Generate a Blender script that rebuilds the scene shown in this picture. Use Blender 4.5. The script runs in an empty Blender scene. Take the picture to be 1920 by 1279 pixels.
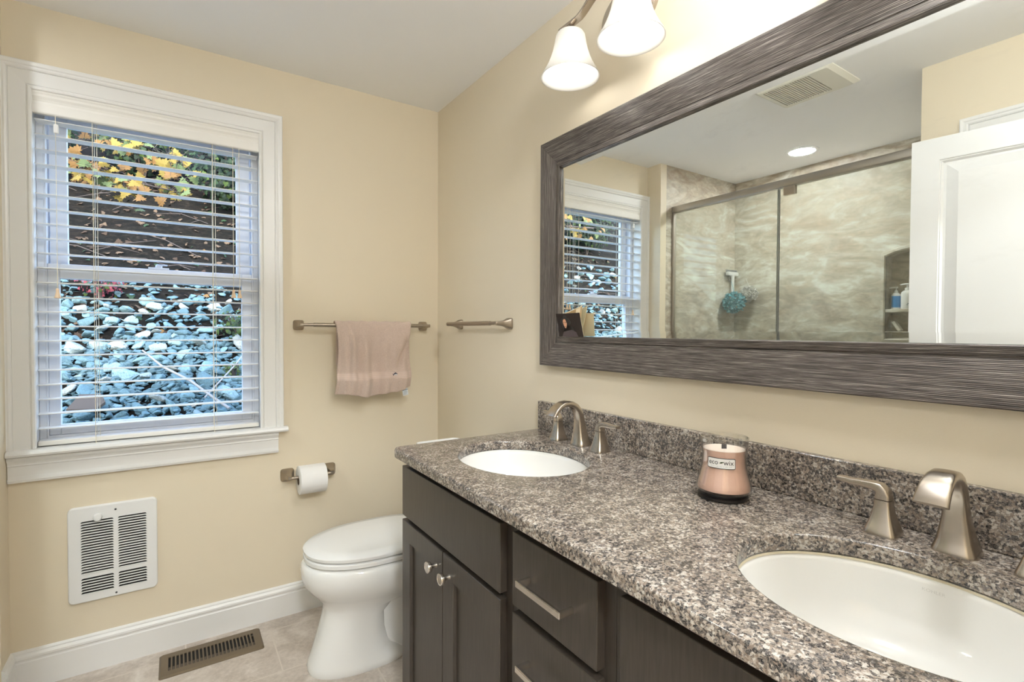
import bpy, bmesh, math, random
from mathutils import Vector, Matrix, noise as mnoise
PI = math.pi
sin, cos = math.sin, math.cos
C = bpy.context.scene.collection
scn = bpy.context.scene
rnd = random.Random(7)

# ------------------------------------------------------------------ camera
cam_d = bpy.data.cameras.new('camera')
cam_d.sensor_width = 36.0
cam_d.lens = 949.73 / 1920 * 36.0
cam_d.clip_start = 0.02
cam = bpy.data.objects.new('camera', cam_d)
C.objects.link(cam)
CAM = Vector((-1.1572, -2.4596, 1.2915))
yaw, pitch, roll = math.radians(33.534), math.radians(-1.143), math.radians(0.240)
fw = Vector((sin(yaw)*cos(pitch), cos(yaw)*cos(pitch), sin(pitch)))
rt = Vector((cos(yaw), -sin(yaw), 0))
up = rt.cross(fw)
r2 = rt*cos(roll) + up*sin(roll)
u2 = -rt*sin(roll) + up*cos(roll)
cam.matrix_world = Matrix(((r2.x, u2.x, -fw.x, CAM.x), (r2.y, u2.y, -fw.y, CAM.y), (r2.z, u2.z, -fw.z, CAM.z), (0, 0, 0, 1)))
scn.camera = cam

# ------------------------------------------------------------------ world, exposure, light levels
world = bpy.data.worlds.new('world')
scn.world = world
world.use_nodes = True
wn = world.node_tree
wn.nodes.clear()
w_out = wn.nodes.new('ShaderNodeOutputWorld')
w_bg = wn.nodes.new('ShaderNodeBackground')
w_sky = wn.nodes.new('ShaderNodeTexSky')
w_sky.sky_type = 'NISHITA'
w_sky.sun_disc = False
w_sky.sun_elevation = math.radians(38)
w_sky.air_density = 0.9
w_sky.dust_density = 2.0
w_sky.sun_rotation = math.radians(200)
w_bg.inputs['Strength'].default_value = 2.4
wn.links.new(w_sky.outputs[0], w_bg.inputs['Color'])
wn.links.new(w_bg.outputs[0], w_out.inputs['Surface'])
scn.view_settings.view_transform = 'Standard'
scn.view_settings.look = 'None'
scn.view_settings.gamma = 1.0
scn.view_settings.exposure = 0.30
scn.view_settings.use_curve_mapping = False
scn.cycles.use_denoising = True
scn.cycles.max_bounces = 12
scn.cycles.diffuse_bounces = 6
scn.cycles.transparent_max_bounces = 24
scn.cycles.sample_clamp_indirect = 6.0
L_BULB, L_SHOWER, L_GLOBE, L_HALL = 10.0, 335.0, 80.0, 225.0  # globe and hall levels drive added lamps out of view

# ------------------------------------------------------------------ materials
def NM(name):
    m = bpy.data.materials.new(name)
    m.use_nodes = True
    t = m.node_tree
    t.nodes.clear()
    o = t.nodes.new('ShaderNodeOutputMaterial')
    b = t.nodes.new('ShaderNodeBsdfPrincipled')
    t.links.new(b.outputs[0], o.inputs['Surface'])
    return m, t, b, o

def nd(t, kind, **kw):
    n = t.nodes.new('ShaderNode' + kind)
    for k, v in kw.items():
        if k in n.inputs and not hasattr(n, k):
            n.inputs[k].default_value = v
        else:
            setattr(n, k, v)
    return n

def setin(n, **kw):
    for k, v in kw.items():
        n.inputs[k.replace('_', ' ')].default_value = v

def ramp(t, stops, interp='LINEAR'):
    r = t.nodes.new('ShaderNodeValToRGB')
    cr = r.color_ramp
    cr.interpolation = interp
    while len(cr.elements) < len(stops):
        cr.elements.new(0.5)
    for e, (p, c) in zip(cr.elements, stops):
        e.position = p
        e.color = (c[0], c[1], c[2], 1)
    return r

def coords(t, scale=(1, 1, 1), rot=(0, 0, 0)):
    tc = t.nodes.new('ShaderNodeTexCoord')
    mp = t.nodes.new('ShaderNodeMapping')
    mp.inputs['Scale'].default_value = scale
    mp.inputs['Rotation'].default_value = rot
    t.links.new(tc.outputs['Object'], mp.inputs['Vector'])
    return mp.outputs[0]

def noise(t, vec, scale, detail=2.0, rough=0.5, dist=0.0):
    n = t.nodes.new('ShaderNodeTexNoise')
    setin(n, Scale=scale, Detail=detail, Roughness=rough, Distortion=dist)
    t.links.new(vec, n.inputs['Vector'])
    return n

def bump(t, b, h, strength=0.2, dist=0.01):
    n = t.nodes.new('ShaderNodeBump')
    setin(n, Strength=strength, Distance=dist)
    t.links.new(h, n.inputs['Height'])
    t.links.new(n.outputs[0], b.inputs['Normal'])

def mix(t, fac, a, c, mode='MIX'):
    n = t.nodes.new('ShaderNodeMix')
    n.data_type = 'RGBA'
    n.blend_type = mode
    for i, v in ((0, fac), (6, a), (7, c)):
        if hasattr(v, 'links') or hasattr(v, 'is_linked'):
            t.links.new(v, n.inputs[i])
        elif i == 0:
            n.inputs[0].default_value = v
        else:
            n.inputs[i].default_value = (v[0], v[1], v[2], 1)
    return n.outputs[2]

def plain(name, col, rough=0.5, metal=0.0, coat=0.0, bumps=None):
    m, t, b, o = NM(name)
    setin(b, Roughness=rough, Metallic=metal)
    b.inputs['Base Color'].default_value = (*col, 1)
    if coat:
        b.inputs['Coat Weight'].default_value = coat
    v = coords(t)
    if bumps:
        n = noise(t, v, bumps[0], 3)
        bump(t, b, n.outputs[0], bumps[1], bumps[2])
    return m

def wall_paint(name, col):
    m, t, b, o = NM(name)
    v = coords(t)
    n = noise(t, v, 1.3, 2)
    c = mix(t, n.outputs[0], [x*0.97 for x in col], [min(1, x*1.03) for x in col])
    t.links.new(c, b.inputs['Base Color'])
    b.inputs['Roughness'].default_value = 0.55
    n2 = noise(t, v, 260, 3)
    bump(t, b, n2.outputs[0], 0.08, 0.002)
    return m

def metal(name, col, rough=0.28):
    m, t, b, o = NM(name)
    setin(b, Roughness=rough, Anisotropic=0.35)
    b.inputs['Metallic'].default_value = 1.0
    b.inputs['Base Color'].default_value = (*col, 1)
    return m

def granite():
    m, t, b, o = NM('granite')
    v = coords(t)
    d = noise(t, v, 150, 4, 0.7)
    add = t.nodes.new('ShaderNodeVectorMath')
    add.operation = 'MULTIPLY_ADD'
    t.links.new(d.outputs['Color'], add.inputs[0])
    add.inputs[1].default_value = (0.011, 0.011, 0.011)
    t.links.new(v, add.inputs[2])
    def vor(sc):
        n = t.nodes.new('ShaderNodeTexVoronoi')
        setin(n, Scale=sc, Randomness=1.0)
        t.links.new(add.outputs[0], n.inputs['Vector'])
        return n
    v1 = vor(250)
    v2 = vor(600)
    big = noise(t, v, 30, 4, 0.65)
    sep = t.nodes.new('ShaderNodeSeparateColor')
    t.links.new(v1.outputs['Color'], sep.inputs[0])
    ma = t.nodes.new('ShaderNodeMath'); ma.operation = 'MULTIPLY_ADD'
    t.links.new(big.outputs[0], ma.inputs[0]); ma.inputs[1].default_value = 1.5; ma.inputs[2].default_value = -0.75
    ad = t.nodes.new('ShaderNodeMath'); ad.operation = 'ADD'
    t.links.new(sep.outputs[0], ad.inputs[0]); t.links.new(ma.outputs[0], ad.inputs[1])
    r1 = ramp(t, [(0.0, (.010, .010, .012)), (.22, (.042, .042, .046)), (.33, (.15, .125, .105)), (.44, (.215, .165, .13)), (.57, (.305, .255, .21)), (.70, (.135, .122, .117)), (.79, (.42, .365, .31)), (.93, (.54, .50, .45))], 'CONSTANT')
    t.links.new(ad.outputs[0], r1.inputs[0])
    sep2 = t.nodes.new('ShaderNodeSeparateColor')
    t.links.new(v2.outputs['Color'], sep2.inputs[0])
    r2_ = ramp(t, [(0.0, (.015, .015, .017)), (.22, (.16, .14, .125)), (.45, (.32, .27, .23)), (.75, (.47, .42, .37))], 'CONSTANT')
    t.links.new(sep2.outputs[1], r2_.inputs[0])
    c = mix(t, 0.26, r1.outputs[0], r2_.outputs[0])
    t.links.new(c, b.inputs['Base Color'])
    setin(b, Roughness=0.16)
    b.inputs['Specular IOR Level'].default_value = 0.5
    return m

def cabinet_wood():
    m, t, b, o = NM('espresso_wood')
    v = coords(t, (60, 60, 4))
    n = noise(t, v, 3.0, 4, 0.6, 0.4)
    r = ramp(t, [(.3, (.030, .0235, .0185)), (.7, (.052, .042, .034))])
    t.links.new(n.outputs[0], r.inputs[0])
    t.links.new(r.outputs[0], b.inputs['Base Color'])
    setin(b, Roughness=0.33)
    bump(t, b, n.outputs[0], 0.04, 0.002)
    return m

def frame_wood(name, scale):
    m, t, b, o = NM(name)
    v = coords(t, scale)
    n = noise(t, v, 1.0, 4, 0.65, 0.1)
    n2 = noise(t, coords(t, [s*2.7 for s in scale]), 1.0, 2, 0.6)
    ad = t.nodes.new('ShaderNodeMath'); ad.operation = 'ADD'
    t.links.new(n.outputs[0], ad.inputs[0]); t.links.new(n2.outputs[0], ad.inputs[1])
    r = ramp(t, [(.38, (.020, .016, .0135)), (.47, (.072, .059, .052)), (.56, (.165, .142, .127)), (.66, (.42, .38, .35))])
    h = t.nodes.new('ShaderNodeMath'); h.operation = 'MULTIPLY'; h.inputs[1].default_value = 0.5
    t.links.new(ad.outputs[0], h.inputs[0])
    t.links.new(h.outputs[0], r.inputs[0])
    wv = t.nodes.new('ShaderNodeTexWave')
    wv.bands_direction = 'Z' if scale[2] > scale[1] else 'Y'
    setin(wv, Scale=105.0, Distortion=2.5, Detail=3.0)
    wv.inputs['Detail Scale'].default_value = 0.35
    t.links.new(coords(t), wv.inputs['Vector'])
    wr = ramp(t, [(.15, (.38, .36, .35)), (.6, (1, 1, 1))])
    t.links.new(wv.outputs[0], wr.inputs[0])
    t.links.new(mix(t, 0.5, r.outputs[0], wr.outputs[0], 'MULTIPLY'), b.inputs['Base Color'])
    setin(b, Roughness=0.40, Metallic=0.1)
    bump(t, b, wv.outputs[0], 0.3, 0.002)
    return m

def floor_tile():
    m, t, b, o = NM('floor_tile')
    v = coords(t)
    br = t.nodes.new('ShaderNodeTexBrick')
    br.offset = 0.5
    br.squash = 1.0
    setin(br, Scale=1.0, Mortar_Size=0.0028, Mortar_Smooth=0.2, Brick_Width=0.61, Row_Height=0.305, Bias=0.0)
    mp = t.nodes.new('ShaderNodeMapping')
    mp.inputs['Location'].default_value = (0.22, 0.10, 0)
    t.links.new(v, mp.inputs['Vector'])
    t.links.new(mp.outputs[0], br.inputs['Vector'])
    n = noise(t, v, 7, 5, 0.62, 0.8)
    n2 = noise(t, v, 60, 4, 0.7)
    r = ramp(t, [(.3, (.41, .35, .305)), (.5, (.51, .45, .40)), (.62, (.60, .54, .49)), (.72, (.70, .65, .60))])
    t.links.new(n.outputs[0], r.inputs[0])
    c = mix(t, 0.35, r.outputs[0], n2.outputs[0], 'OVERLAY')
    c = mix(t, br.outputs['Fac'], c, (.60, .54, .48))
    t.links.new(c, b.inputs['Base Color'])
    setin(b, Roughness=0.42)
    bump(t, b, n2.outputs[0], 0.06, 0.003)
    return m

def shower_stone(name='shower_stone', rot=(0, 0, 0)):
    m, t, b, o = NM(name)
    v = coords(t, (1.7, 1.7, 4.2), rot)
    n = noise(t, v, 1.7, 8, 0.60, 1.5)
    n2 = noise(t, v, 7.0, 6, 0.7, 0.8)
    r = ramp(t, [(.28, (.31, .245, .18)), (.42, (.42, .36, .285)), (.53, (.50, .455, .375)), (.62, (.62, .59, .52)), (.72, (.74, .72, .66))])
    t.links.new(n.outputs[0], r.inputs[0])
    r3 = ramp(t, [(.40, (.30, .30, .30)), (.64, (.70, .70, .70))])
    t.links.new(n2.outputs[0], r3.inputs[0])
    c = mix(t, 0.45, r.outputs[0], r3.outputs[0], 'OVERLAY')
    t.links.new(c, b.inputs['Base Color'])
    setin(b, Roughness=0.3)
    return m

def thin_glass(name, tint=(1, 1, 1), refl=1.0, dirt=0.0, base=0.03, power=4.0):
    m = bpy.data.materials.new(name)
    m.use_nodes = True
    t = m.node_tree
    t.nodes.clear()
    o = t.nodes.new('ShaderNodeOutputMaterial')
    tr = t.nodes.new('ShaderNodeBsdfTransparent')
    tr.inputs[0].default_value = (*tint, 1)
    gl = t.nodes.new('ShaderNodeBsdfGlossy')
    gl.inputs['Roughness'].default_value = 0.02
    fr = t.nodes.new('ShaderNodeLayerWeight')
    fr.inputs['Blend'].default_value = 0.5
    pw = t.nodes.new('ShaderNodeMath'); pw.operation = 'POWER'
    mu = t.nodes.new('ShaderNodeMath'); mu.operation = 'MULTIPLY_ADD'; mu.use_clamp = True
    mu.inputs[2].default_value = base
    mu.inputs[1].default_value = refl
    t.links.new(fr.outputs['Facing'], pw.inputs[0])
    pw.inputs[1].default_value = power
    t.links.new(pw.outputs[0], mu.inputs[0])
    mx = t.nodes.new('ShaderNodeMixShader')
    t.links.new(mu.outputs[0], mx.inputs[0])
    t.links.new(tr.outputs[0], mx.inputs[1]); t.links.new(gl.outputs[0], mx.inputs[2])
    last = mx
    if dirt:
        df = t.nodes.new('ShaderNodeBsdfDiffuse')
        df.inputs[0].default_value = (.75, .75, .72, 1)
        v = coords(t, (1, 2.5, 1))
        n = noise(t, v, 3.0, 5, 0.65)
        mu2 = t.nodes.new('ShaderNodeMath'); mu2.operation = 'MULTIPLY'; mu2.inputs[1].default_value = dirt
        t.links.new(n.outputs[0], mu2.inputs[0])
        m2 = t.nodes.new('ShaderNodeMixShader')
        t.links.new(mu2.outputs[0], m2.inputs[0])
        t.links.new(mx.outputs[0], m2.inputs[1]); t.links.new(df.outputs[0], m2.inputs[2])
        last = m2
    t.links.new(last.outputs[0], o.inputs['Surface'])
    return m

def mirror_mat():
    m, t, b, o = NM('mirror_silver')
    b.inputs['Base Color'].default_value = (.87, .89, .865, 1)
    setin(b, Metallic=1.0, Roughness=0.008)
    v = coords(t)
    vo = t.nodes.new('ShaderNodeTexVoronoi')
    setin(vo, Scale=26.0, Randomness=1.0)
    t.links.new(v, vo.inputs['Vector'])
    sep = t.nodes.new('ShaderNodeSeparateColor')
    t.links.new(vo.outputs['Color'], sep.inputs[0])
    a = t.nodes.new('ShaderNodeMath'); a.operation = 'LESS_THAN'; a.inputs[1].default_value = 0.055
    t.links.new(vo.outputs['Distance'], a.inputs[0])
    c = t.nodes.new('ShaderNodeMath'); c.operation = 'LESS_THAN'; c.inputs[1].default_value = 0.10
    t.links.new(sep.outputs[0], c.inputs[0])
    mu = t.nodes.new('ShaderNodeMath'); mu.operation = 'MULTIPLY'
    t.links.new(a.outputs[0], mu.inputs[0]); t.links.new(c.outputs[0], mu.inputs[1])
    sm = noise(t, coords(t, (1, 1, 3)), 5.0, 5, 0.7)
    sr = t.nodes.new('ShaderNodeMapRange')
    setin(sr, From_Min=.55, From_Max=.8, To_Min=0.0, To_Max=0.09)
    t.links.new(sm.outputs[0], sr.inputs['Value'])
    mxv = t.nodes.new('ShaderNodeMath'); mxv.operation = 'MAXIMUM'
    mu3 = t.nodes.new('ShaderNodeMath'); mu3.operation = 'MULTIPLY'; mu3.inputs[1].default_value = 0.75
    t.links.new(mu.outputs[0], mu3.inputs[0])
    t.links.new(mu3.outputs[0], mxv.inputs[0]); t.links.new(sr.outputs[0], mxv.inputs[1])
    df = t.nodes.new('ShaderNodeBsdfDiffuse')
    df.inputs[0].default_value = (.8, .8, .78, 1)
    mx = t.nodes.new('ShaderNodeMixShader')
    t.links.new(mxv.outputs[0], mx.inputs[0]); t.links.new(b.outputs[0], mx.inputs[1]); t.links.new(df.outputs[0], mx.inputs[2])
    t.links.new(mx.outputs[0], o.inputs['Surface'])
    return m

def emit(name, col, strength):
    m = bpy.data.materials.new(name)
    m.use_nodes = True
    t = m.node_tree
    t.nodes.clear()
    o = t.nodes.new('ShaderNodeOutputMaterial')
    e = t.nodes.new('ShaderNodeEmission')
    e.inputs[0].default_value = (*col, 1)
    e.inputs[1].default_value = strength
    t.links.new(e.outputs[0], o.inputs['Surface'])
    return m

def frosted(name, col=(.93, .9, .85)):
    m = bpy.data.materials.new(name)
    m.use_nodes = True
    t = m.node_tree
    t.nodes.clear()
    o = t.nodes.new('ShaderNodeOutputMaterial')
    d = t.nodes.new('ShaderNodeBsdfDiffuse'); d.inputs[0].default_value = (*col, 1)
    tl = t.nodes.new('ShaderNodeBsdfTranslucent'); tl.inputs[0].default_value = (*col, 1)
    g = t.nodes.new('ShaderNodeBsdfGlossy'); g.inputs['Roughness'].default_value = 0.25
    m1 = t.nodes.new('ShaderNodeMixShader'); m1.inputs[0].default_value = 0.42
    m2 = t.nodes.new('ShaderNodeMixShader'); m2.inputs[0].default_value = 0.05
    t.links.new(d.outputs[0], m1.inputs[1]); t.links.new(tl.outputs[0], m1.inputs[2])
    t.links.new(m1.outputs[0], m2.inputs[1]); t.links.new(g.outputs[0], m2.inputs[2])
    t.links.new(m2.outputs[0], o.inputs['Surface'])
    return m

def terry():
    m, t, b, o = NM('terry_cloth')
    v = coords(t)
    n = noise(t, v, 300, 3, 0.75)
    n2 = noise(t, v, 900, 1)
    sp = t.nodes.new('ShaderNodeSeparateXYZ')
    t.links.new(v, sp.inputs[0])
    def step(lo, hi):
        r = t.nodes.new('ShaderNodeMath'); r.operation = 'COMPARE'
        r.inputs[1].default_value = (lo+hi)/2; r.inputs[2].default_value = (hi-lo)/2
        t.links.new(sp.outputs[2], r.inputs[0])
        return r.outputs[0]
    band = step(1.062, 1.094)
    w = t.nodes.new('ShaderNodeTexWave')
    w.bands_direction = 'Z'
    setin(w, Scale=40.0)
    t.links.new(v, w.inputs['Vector'])
    col = mix(t, n.outputs[0], (.49, .345, .285), (.96, .80, .70))
    colb = mix(t, w.outputs[0], (.62, .485, .42), (.71, .57, .50))
    c = mix(t, band, col, colb)
    t.links.new(c, b.inputs['Base Color'])
    setin(b, Roughness=0.95)
    b.inputs['Sheen Weight'].default_value = 0.3
    hb = mix(t, band, n.outputs['Color'], (.5, .5, .5))
    bump(t, b, hb, 1.0, 0.006)
    return m

def rock_mat():
    m, t, b, o = NM('rock')
    v = coords(t)
    n = noise(t, v, 9, 5, 0.65)
    oi = t.nodes.new('ShaderNodeObjectInfo')
    r = ramp(t, [(0, (.032, .068, .078)), (.35, (.062, .122, .136)), (.7, (.105, .175, .188)), (1, (.16, .155, .13))])
    t.links.new(oi.outputs['Random'], r.inputs[0])
    c = mix(t, 0.9, r.outputs[0], n.outputs[0], 'OVERLAY')
    t.links.new(c, b.inputs['Base Color'])
    setin(b, Roughness=0.8)
    bump(t, b, n.outputs[0], 0.5, 0.02)
    return m

def soil_mat():
    m, t, b, o = NM('slope_soil')
    v = coords(t)
    n = noise(t, v, 5, 6, 0.7)
    n2 = noise(t, coords(t, (1, 1.6, 1.6)), 12, 9, 0.85, 0.8)
    r = ramp(t, [(.42, (.0012, .001, .0008)), (.5, (.007, .005, .0032)), (.58, (.020, .015, .010)), (.68, (.055, .047, .037))])
    t.links.new(n2.outputs[0], r.inputs[0])
    g = ramp(t, [(.45, (.003, .005, .002)), (.7, (.012, .009, .006))])
    t.links.new(n.outputs[0], g.inputs[0])
    c = mix(t, 0.35, r.outputs[0], g.outputs[0])
    t.links.new(c, b.inputs['Base Color'])
    setin(b, Roughness=0.95)
    bump(t, b, n2.outputs[0], 1.0, 0.05)
    return m

M = {}
M['wall'] = wall_paint('beige_wall_paint', (.73, .65, .51))
M['ceiling'] = plain('ceiling_white', (.89, .90, .92), 0.8, bumps=(180, .05, .002))
M['trim'] = plain('white_trim_paint', (.80, .80, .795), 0.32)
M['vinyl'] = plain('white_vinyl', (.80, .82, .865), 0.35)  # slight blue of the daylight put into the white base colour
M['blind'] = plain('blind_white', (.84, .83, .80), 0.4)
M['cord'] = plain('cord_cream', (.80, .74, .60), 0.7)
M['tassel'] = plain('tassel_wood', (.80, .60, .42), 0.5)
M['nickel'] = metal('brushed_nickel', (.53, .47, .405), 0.27)
M['bronze'] = metal('warm_brushed_nickel', (.36, .31, .255), 0.36)
M['satin'] = metal('satin_nickel_knob', (.70, .66, .61), 0.2)
M['chrome'] = metal('chrome', (.8, .8, .8), 0.08)
M['rail'] = metal('shower_rail_metal', (.44, .415, .38), 0.33)
M['granite'] = granite()
M['wood'] = cabinet_wood()
M['dark'] = plain('interior_shade', (.012, .011, .010), 0.8)  # near-black colour painted as shade inside the heater and floor vent
M['kick'] = plain('toe_kick', (.02, .016, .013), 0.6)
M['frame_h'] = frame_wood('mirror_frame_wood_level', (160, 7, 560))
M['frame_v'] = frame_wood('mirror_frame_wood_upright', (160, 560, 7))
M['tile'] = floor_tile()
M['stone'] = shower_stone('shower_stone', (.30, .1, 0))
M['stone_side'] = shower_stone('shower_stone_side', (.1, .75, 0))
M['porcelain'] = plain('porcelain', (.83, .835, .825), 0.07, coat=0.3)
M['sink'] = plain('sink_porcelain', (.82, .815, .79), 0.09, coat=0.2)
M['seat'] = plain('toilet_seat_plastic', (.82, .825, .82), 0.16)
M['heater'] = plain('heater_white', (.78, .785, .785), 0.38)
M['register'] = plain('register_brown', (.165, .125, .08), 0.42, 0.4)
M['louver'] = plain('register_louver', (.10, .08, .06), 0.4, 0.6)
M['terry'] = terry()
M['tag'] = plain('tag_white', (.68, .72, .76), 0.7)
M['ink'] = plain('ink_dark', (.03, .03, .035), 0.6)
M['inkblue'] = plain('ink_navy', (.02, .03, .06), 0.7)
M['inkgrey'] = plain('ink_grey', (.22, .25, .28), 0.7)
M['belly'] = plain('thread_white', (.75, .75, .75), 0.8)
M['paper'] = plain('toilet_paper', (.83, .82, .81), 0.9, bumps=(500, .25, .002))
M['core'] = plain('cardboard_core', (.12, .09, .065), 0.9)
M['jar'] = thin_glass('jar_glass', (.975, .975, .97), 1.0, 0.0, 0.06, 2.4)
M['window_glass'] = thin_glass('window_glass', (.97, .99, .99), 0.3, 0.0, 0.0)
M['shower_glass'] = thin_glass('shower_glass', (.91, .93, .905), 0.3, 0.16, 0.01)
M['wax'] = plain('peach_wax', (.86, .575, .465), 0.45)
M['wax_top'] = plain('pale_wax_top', (.93, .80, .70), 0.5)
M['black'] = plain('black_lid', (.012, .010, .010), 0.3)
M['label'] = plain('label_paper', (.78, .77, .75), 0.6)
M['mirror'] = mirror_mat()
M['shade'] = frosted('frosted_shade', (.80, .785, .755))
M['bulb'] = emit('bulb_glow', (1.0, .97, .92), L_BULB)
M['lens'] = emit('downlight_lens_glow', (.97, .99, 1.0), L_SHOWER)
M['globe_fill'] = emit('added_globe_glow', (.95, .985, 1.0), L_GLOBE)  # glow of the added globe, brightens the room
M['hall_fill'] = emit('added_hall_glow', (.95, .985, 1.0), L_HALL)  # glow of the added hall lamp, fill through the doorway
M['housing'] = plain('fan_housing_grey', (.22, .22, .20), 0.8)
M['fan'] = plain('fan_grille', (.76, .75, .68), 0.5)
M['door'] = plain('door_white', (.70, .71, .725), 0.34)
M['rock'] = rock_mat()
M['soil'] = soil_mat()
M['leaf_y'] = plain('leaf_yellow', (.105, .078, .016), 0.6)
M['leaf_g'] = plain('leaf_pale_green', (.060, .080, .032), 0.6)
M['leaf_o'] = plain('leaf_orange', (.095, .054, .018), 0.6)
M['leaf_d'] = plain('leaf_dark_green', (.011, .022, .010), 0.6)
M['leaf_d2'] = plain('leaf_deep_green', (.005, .010, .006), 0.6)
M['leaf_m'] = plain('leaf_mid_green', (.026, .042, .012), 0.9)
M['litter'] = plain('leaf_litter_tan', (.050, .036, .024), 0.9)
M['litter_d'] = plain('leaf_litter_brown', (.022, .015, .010), 0.9)
for k_ in ('leaf_d', 'leaf_d2', 'leaf_m', 'litter', 'litter_d', 'soil'):
    M[k_].node_tree.nodes['Principled BSDF'].inputs['Specular IOR Level'].default_value = .1
M['leaf_r'] = plain('leaf_red', (.095, .020, .026), 0.6)
for k_ in ('leaf_y', 'leaf_g', 'leaf_o', 'leaf_r'):
    M[k_].node_tree.nodes['Principled BSDF'].inputs['Specular IOR Level'].default_value = .1
M['bark'] = plain('bark', (.028, .021, .017), 0.9, bumps=(40, .5, .01))
M['stick'] = plain('bare_stick', (.15, .145, .135), 0.8, bumps=(60, .3, .004))
M['board'] = plain('brown_board', (.036, .026, .017), 0.8, bumps=(30, .3, .004))
M['puff_blue'] = plain('puff_teal', (.20, .46, .52), 0.7)
M['puff_white'] = plain('puff_white', (.78, .77, .73), 0.6)
M['plastic_white'] = plain('white_plastic', (.80, .80, .79), 0.3)
M['bottle_blue'] = plain('label_blue', (.06, .27, .60), 0.4)
M['bottle_grey'] = plain('bottle_grey', (.30, .30, .31), 0.35)
M['soap'] = plain('soap_cream', (.72, .68, .60), 0.5)
M['shelf_grey'] = plain('shelf_grey', (.16, .16, .16), 0.4)
M['card_dark'] = plain('card_dark_brown', (.018, .010, .007), 0.85)
M['card_back'] = plain('card_back_cream', (.78, .66, .45), 0.6)
M['card_brown'] = plain('card_tan', (.42, .28, .13), 0.5)
M['skin'] = plain('photo_face_tone', (.62, .32, .19), 0.5)
M['photo_hair'] = plain('photo_hair_tone', (.014, .010, .009), 0.5)
M['photo_dress'] = plain('photo_dress_tone', (.07, .05, .055), 0.5)
M['hall_floor'] = plain('hall_floor_wood', (.25, .15, .08), 0.4, bumps=(20, .1, .002))

# ------------------------------------------------------------------ builders
def link_mesh(name, bm, mats, smooth=None):
    me = bpy.data.meshes.new(name)
    bmesh.ops.recalc_face_normals(bm, faces=bm.faces[:])
    bm.to_mesh(me)
    bm.free()
    if not isinstance(mats, (list, tuple)):
        mats = [mats]
    for k in mats:
        me.materials.append(M[k])
    if smooth is not None:
        for p in me.polygons:
            p.use_smooth = True
        if smooth < 179:
            me.set_sharp_from_angle(angle=math.radians(smooth))
    o = bpy.data.objects.new(name, me)
    C.objects.link(o)
    return o

def part(name, bm, mats, parent=None, smooth=None, label=None, local=False):
    o = link_mesh(name, bm, mats, smooth)
    if parent is not None:
        o.parent = parent
        if not local:
            root = Matrix.Identity(4)
            q = parent
            chain = []
            while q is not None:
                chain.append(q)
                q = q.parent
            mw = Matrix.Identity(4)
            for q in reversed(chain):
                mw = mw @ (q.matrix_parent_inverse if q.parent else Matrix.Identity(4)) @ q.matrix_basis
            o.matrix_parent_inverse = mw.inverted()
    if label:
        o['label'] = label
    return o

def tag(o, label, cat, group=None):
    o['label'] = label
    o['category'] = cat
    if group:
        o['group'] = group
    return o

def thing(name, label, cat, loc=(0, 0, 0), group=None, rz=0.0):
    o = bpy.data.objects.new(name, None)
    o.empty_display_size = 0.05
    C.objects.link(o)
    o.location = loc
    o.rotation_euler = (0, 0, rz)
    return tag(o, label, cat, group)

def struct(name, bm, mats, parent=None, smooth=None):
    o = part(name, bm, mats, parent, smooth)
    if parent is None:
        o['kind'] = 'structure'
    return o

def struct_empty(name, loc=(0, 0, 0), rz=0.0):
    o = bpy.data.objects.new(name, None)
    C.objects.link(o)
    o.location = loc
    o.rotation_euler = (0, 0, rz)
    o['kind'] = 'structure'
    return o

def B():
    return bmesh.new()

def box(bm, x0, x1, y0, y1, z0, z1, bev=0.0, seg=2):
    x0, x1 = min(x0, x1), max(x0, x1); y0, y1 = min(y0, y1), max(y0, y1); z0, z1 = min(z0, z1), max(z0, z1)
    r = bmesh.ops.create_cube(bm, size=1.0)
    vs = r['verts']
    for v in vs:
        v.co = Vector((x0+(v.co.x+.5)*(x1-x0), y0+(v.co.y+.5)*(y1-y0), z0+(v.co.z+.5)*(z1-z0)))
    if bev > 0:
        es = list({e for v in vs for e in v.link_edges})
        bmesh.ops.bevel(bm, geom=es, offset=bev, segments=seg, affect='EDGES', profile=0.5)
    return bm

def loft(bm, rings, cap0=True, cap1=True, closed=True, mi=0):
    vr = [[bm.verts.new(p) for p in r] for r in rings]
    n = len(vr[0])
    for a, b in zip(vr, vr[1:]):
        for i in range(n if closed else n-1):
            j = (i+1) % n
            try:
                f = bm.faces.new((a[i], a[j], b[j], b[i]))
                f.material_index = mi
            except ValueError:
                pass
    if cap0:
        f = bm.faces.new(list(reversed(vr[0]))); f.material_index = mi
    if cap1:
        f = bm.faces.new(vr[-1]); f.material_index = mi
    return vr

def lathe(bm, prof, c=(0, 0, 0), seg=32, axis='Z', mi=0, cap0=True, cap1=True):
    rings = []
    for r, h in prof:
        ring = []
        for i in range(seg):
            a = 2*PI*i/seg
            if axis == 'Z':
                p = (c[0]+r*cos(a), c[1]+r*sin(a), c[2]+h)
            elif axis == 'X':
                p = (c[0]+h, c[1]+r*cos(a), c[2]+r*sin(a))
            else:
                p = (c[0]+r*sin(a), c[1]+h, c[2]+r*cos(a))
            ring.append(Vector(p))
        rings.append(ring)
    return loft(bm, rings, cap0, cap1, True, mi)

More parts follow.
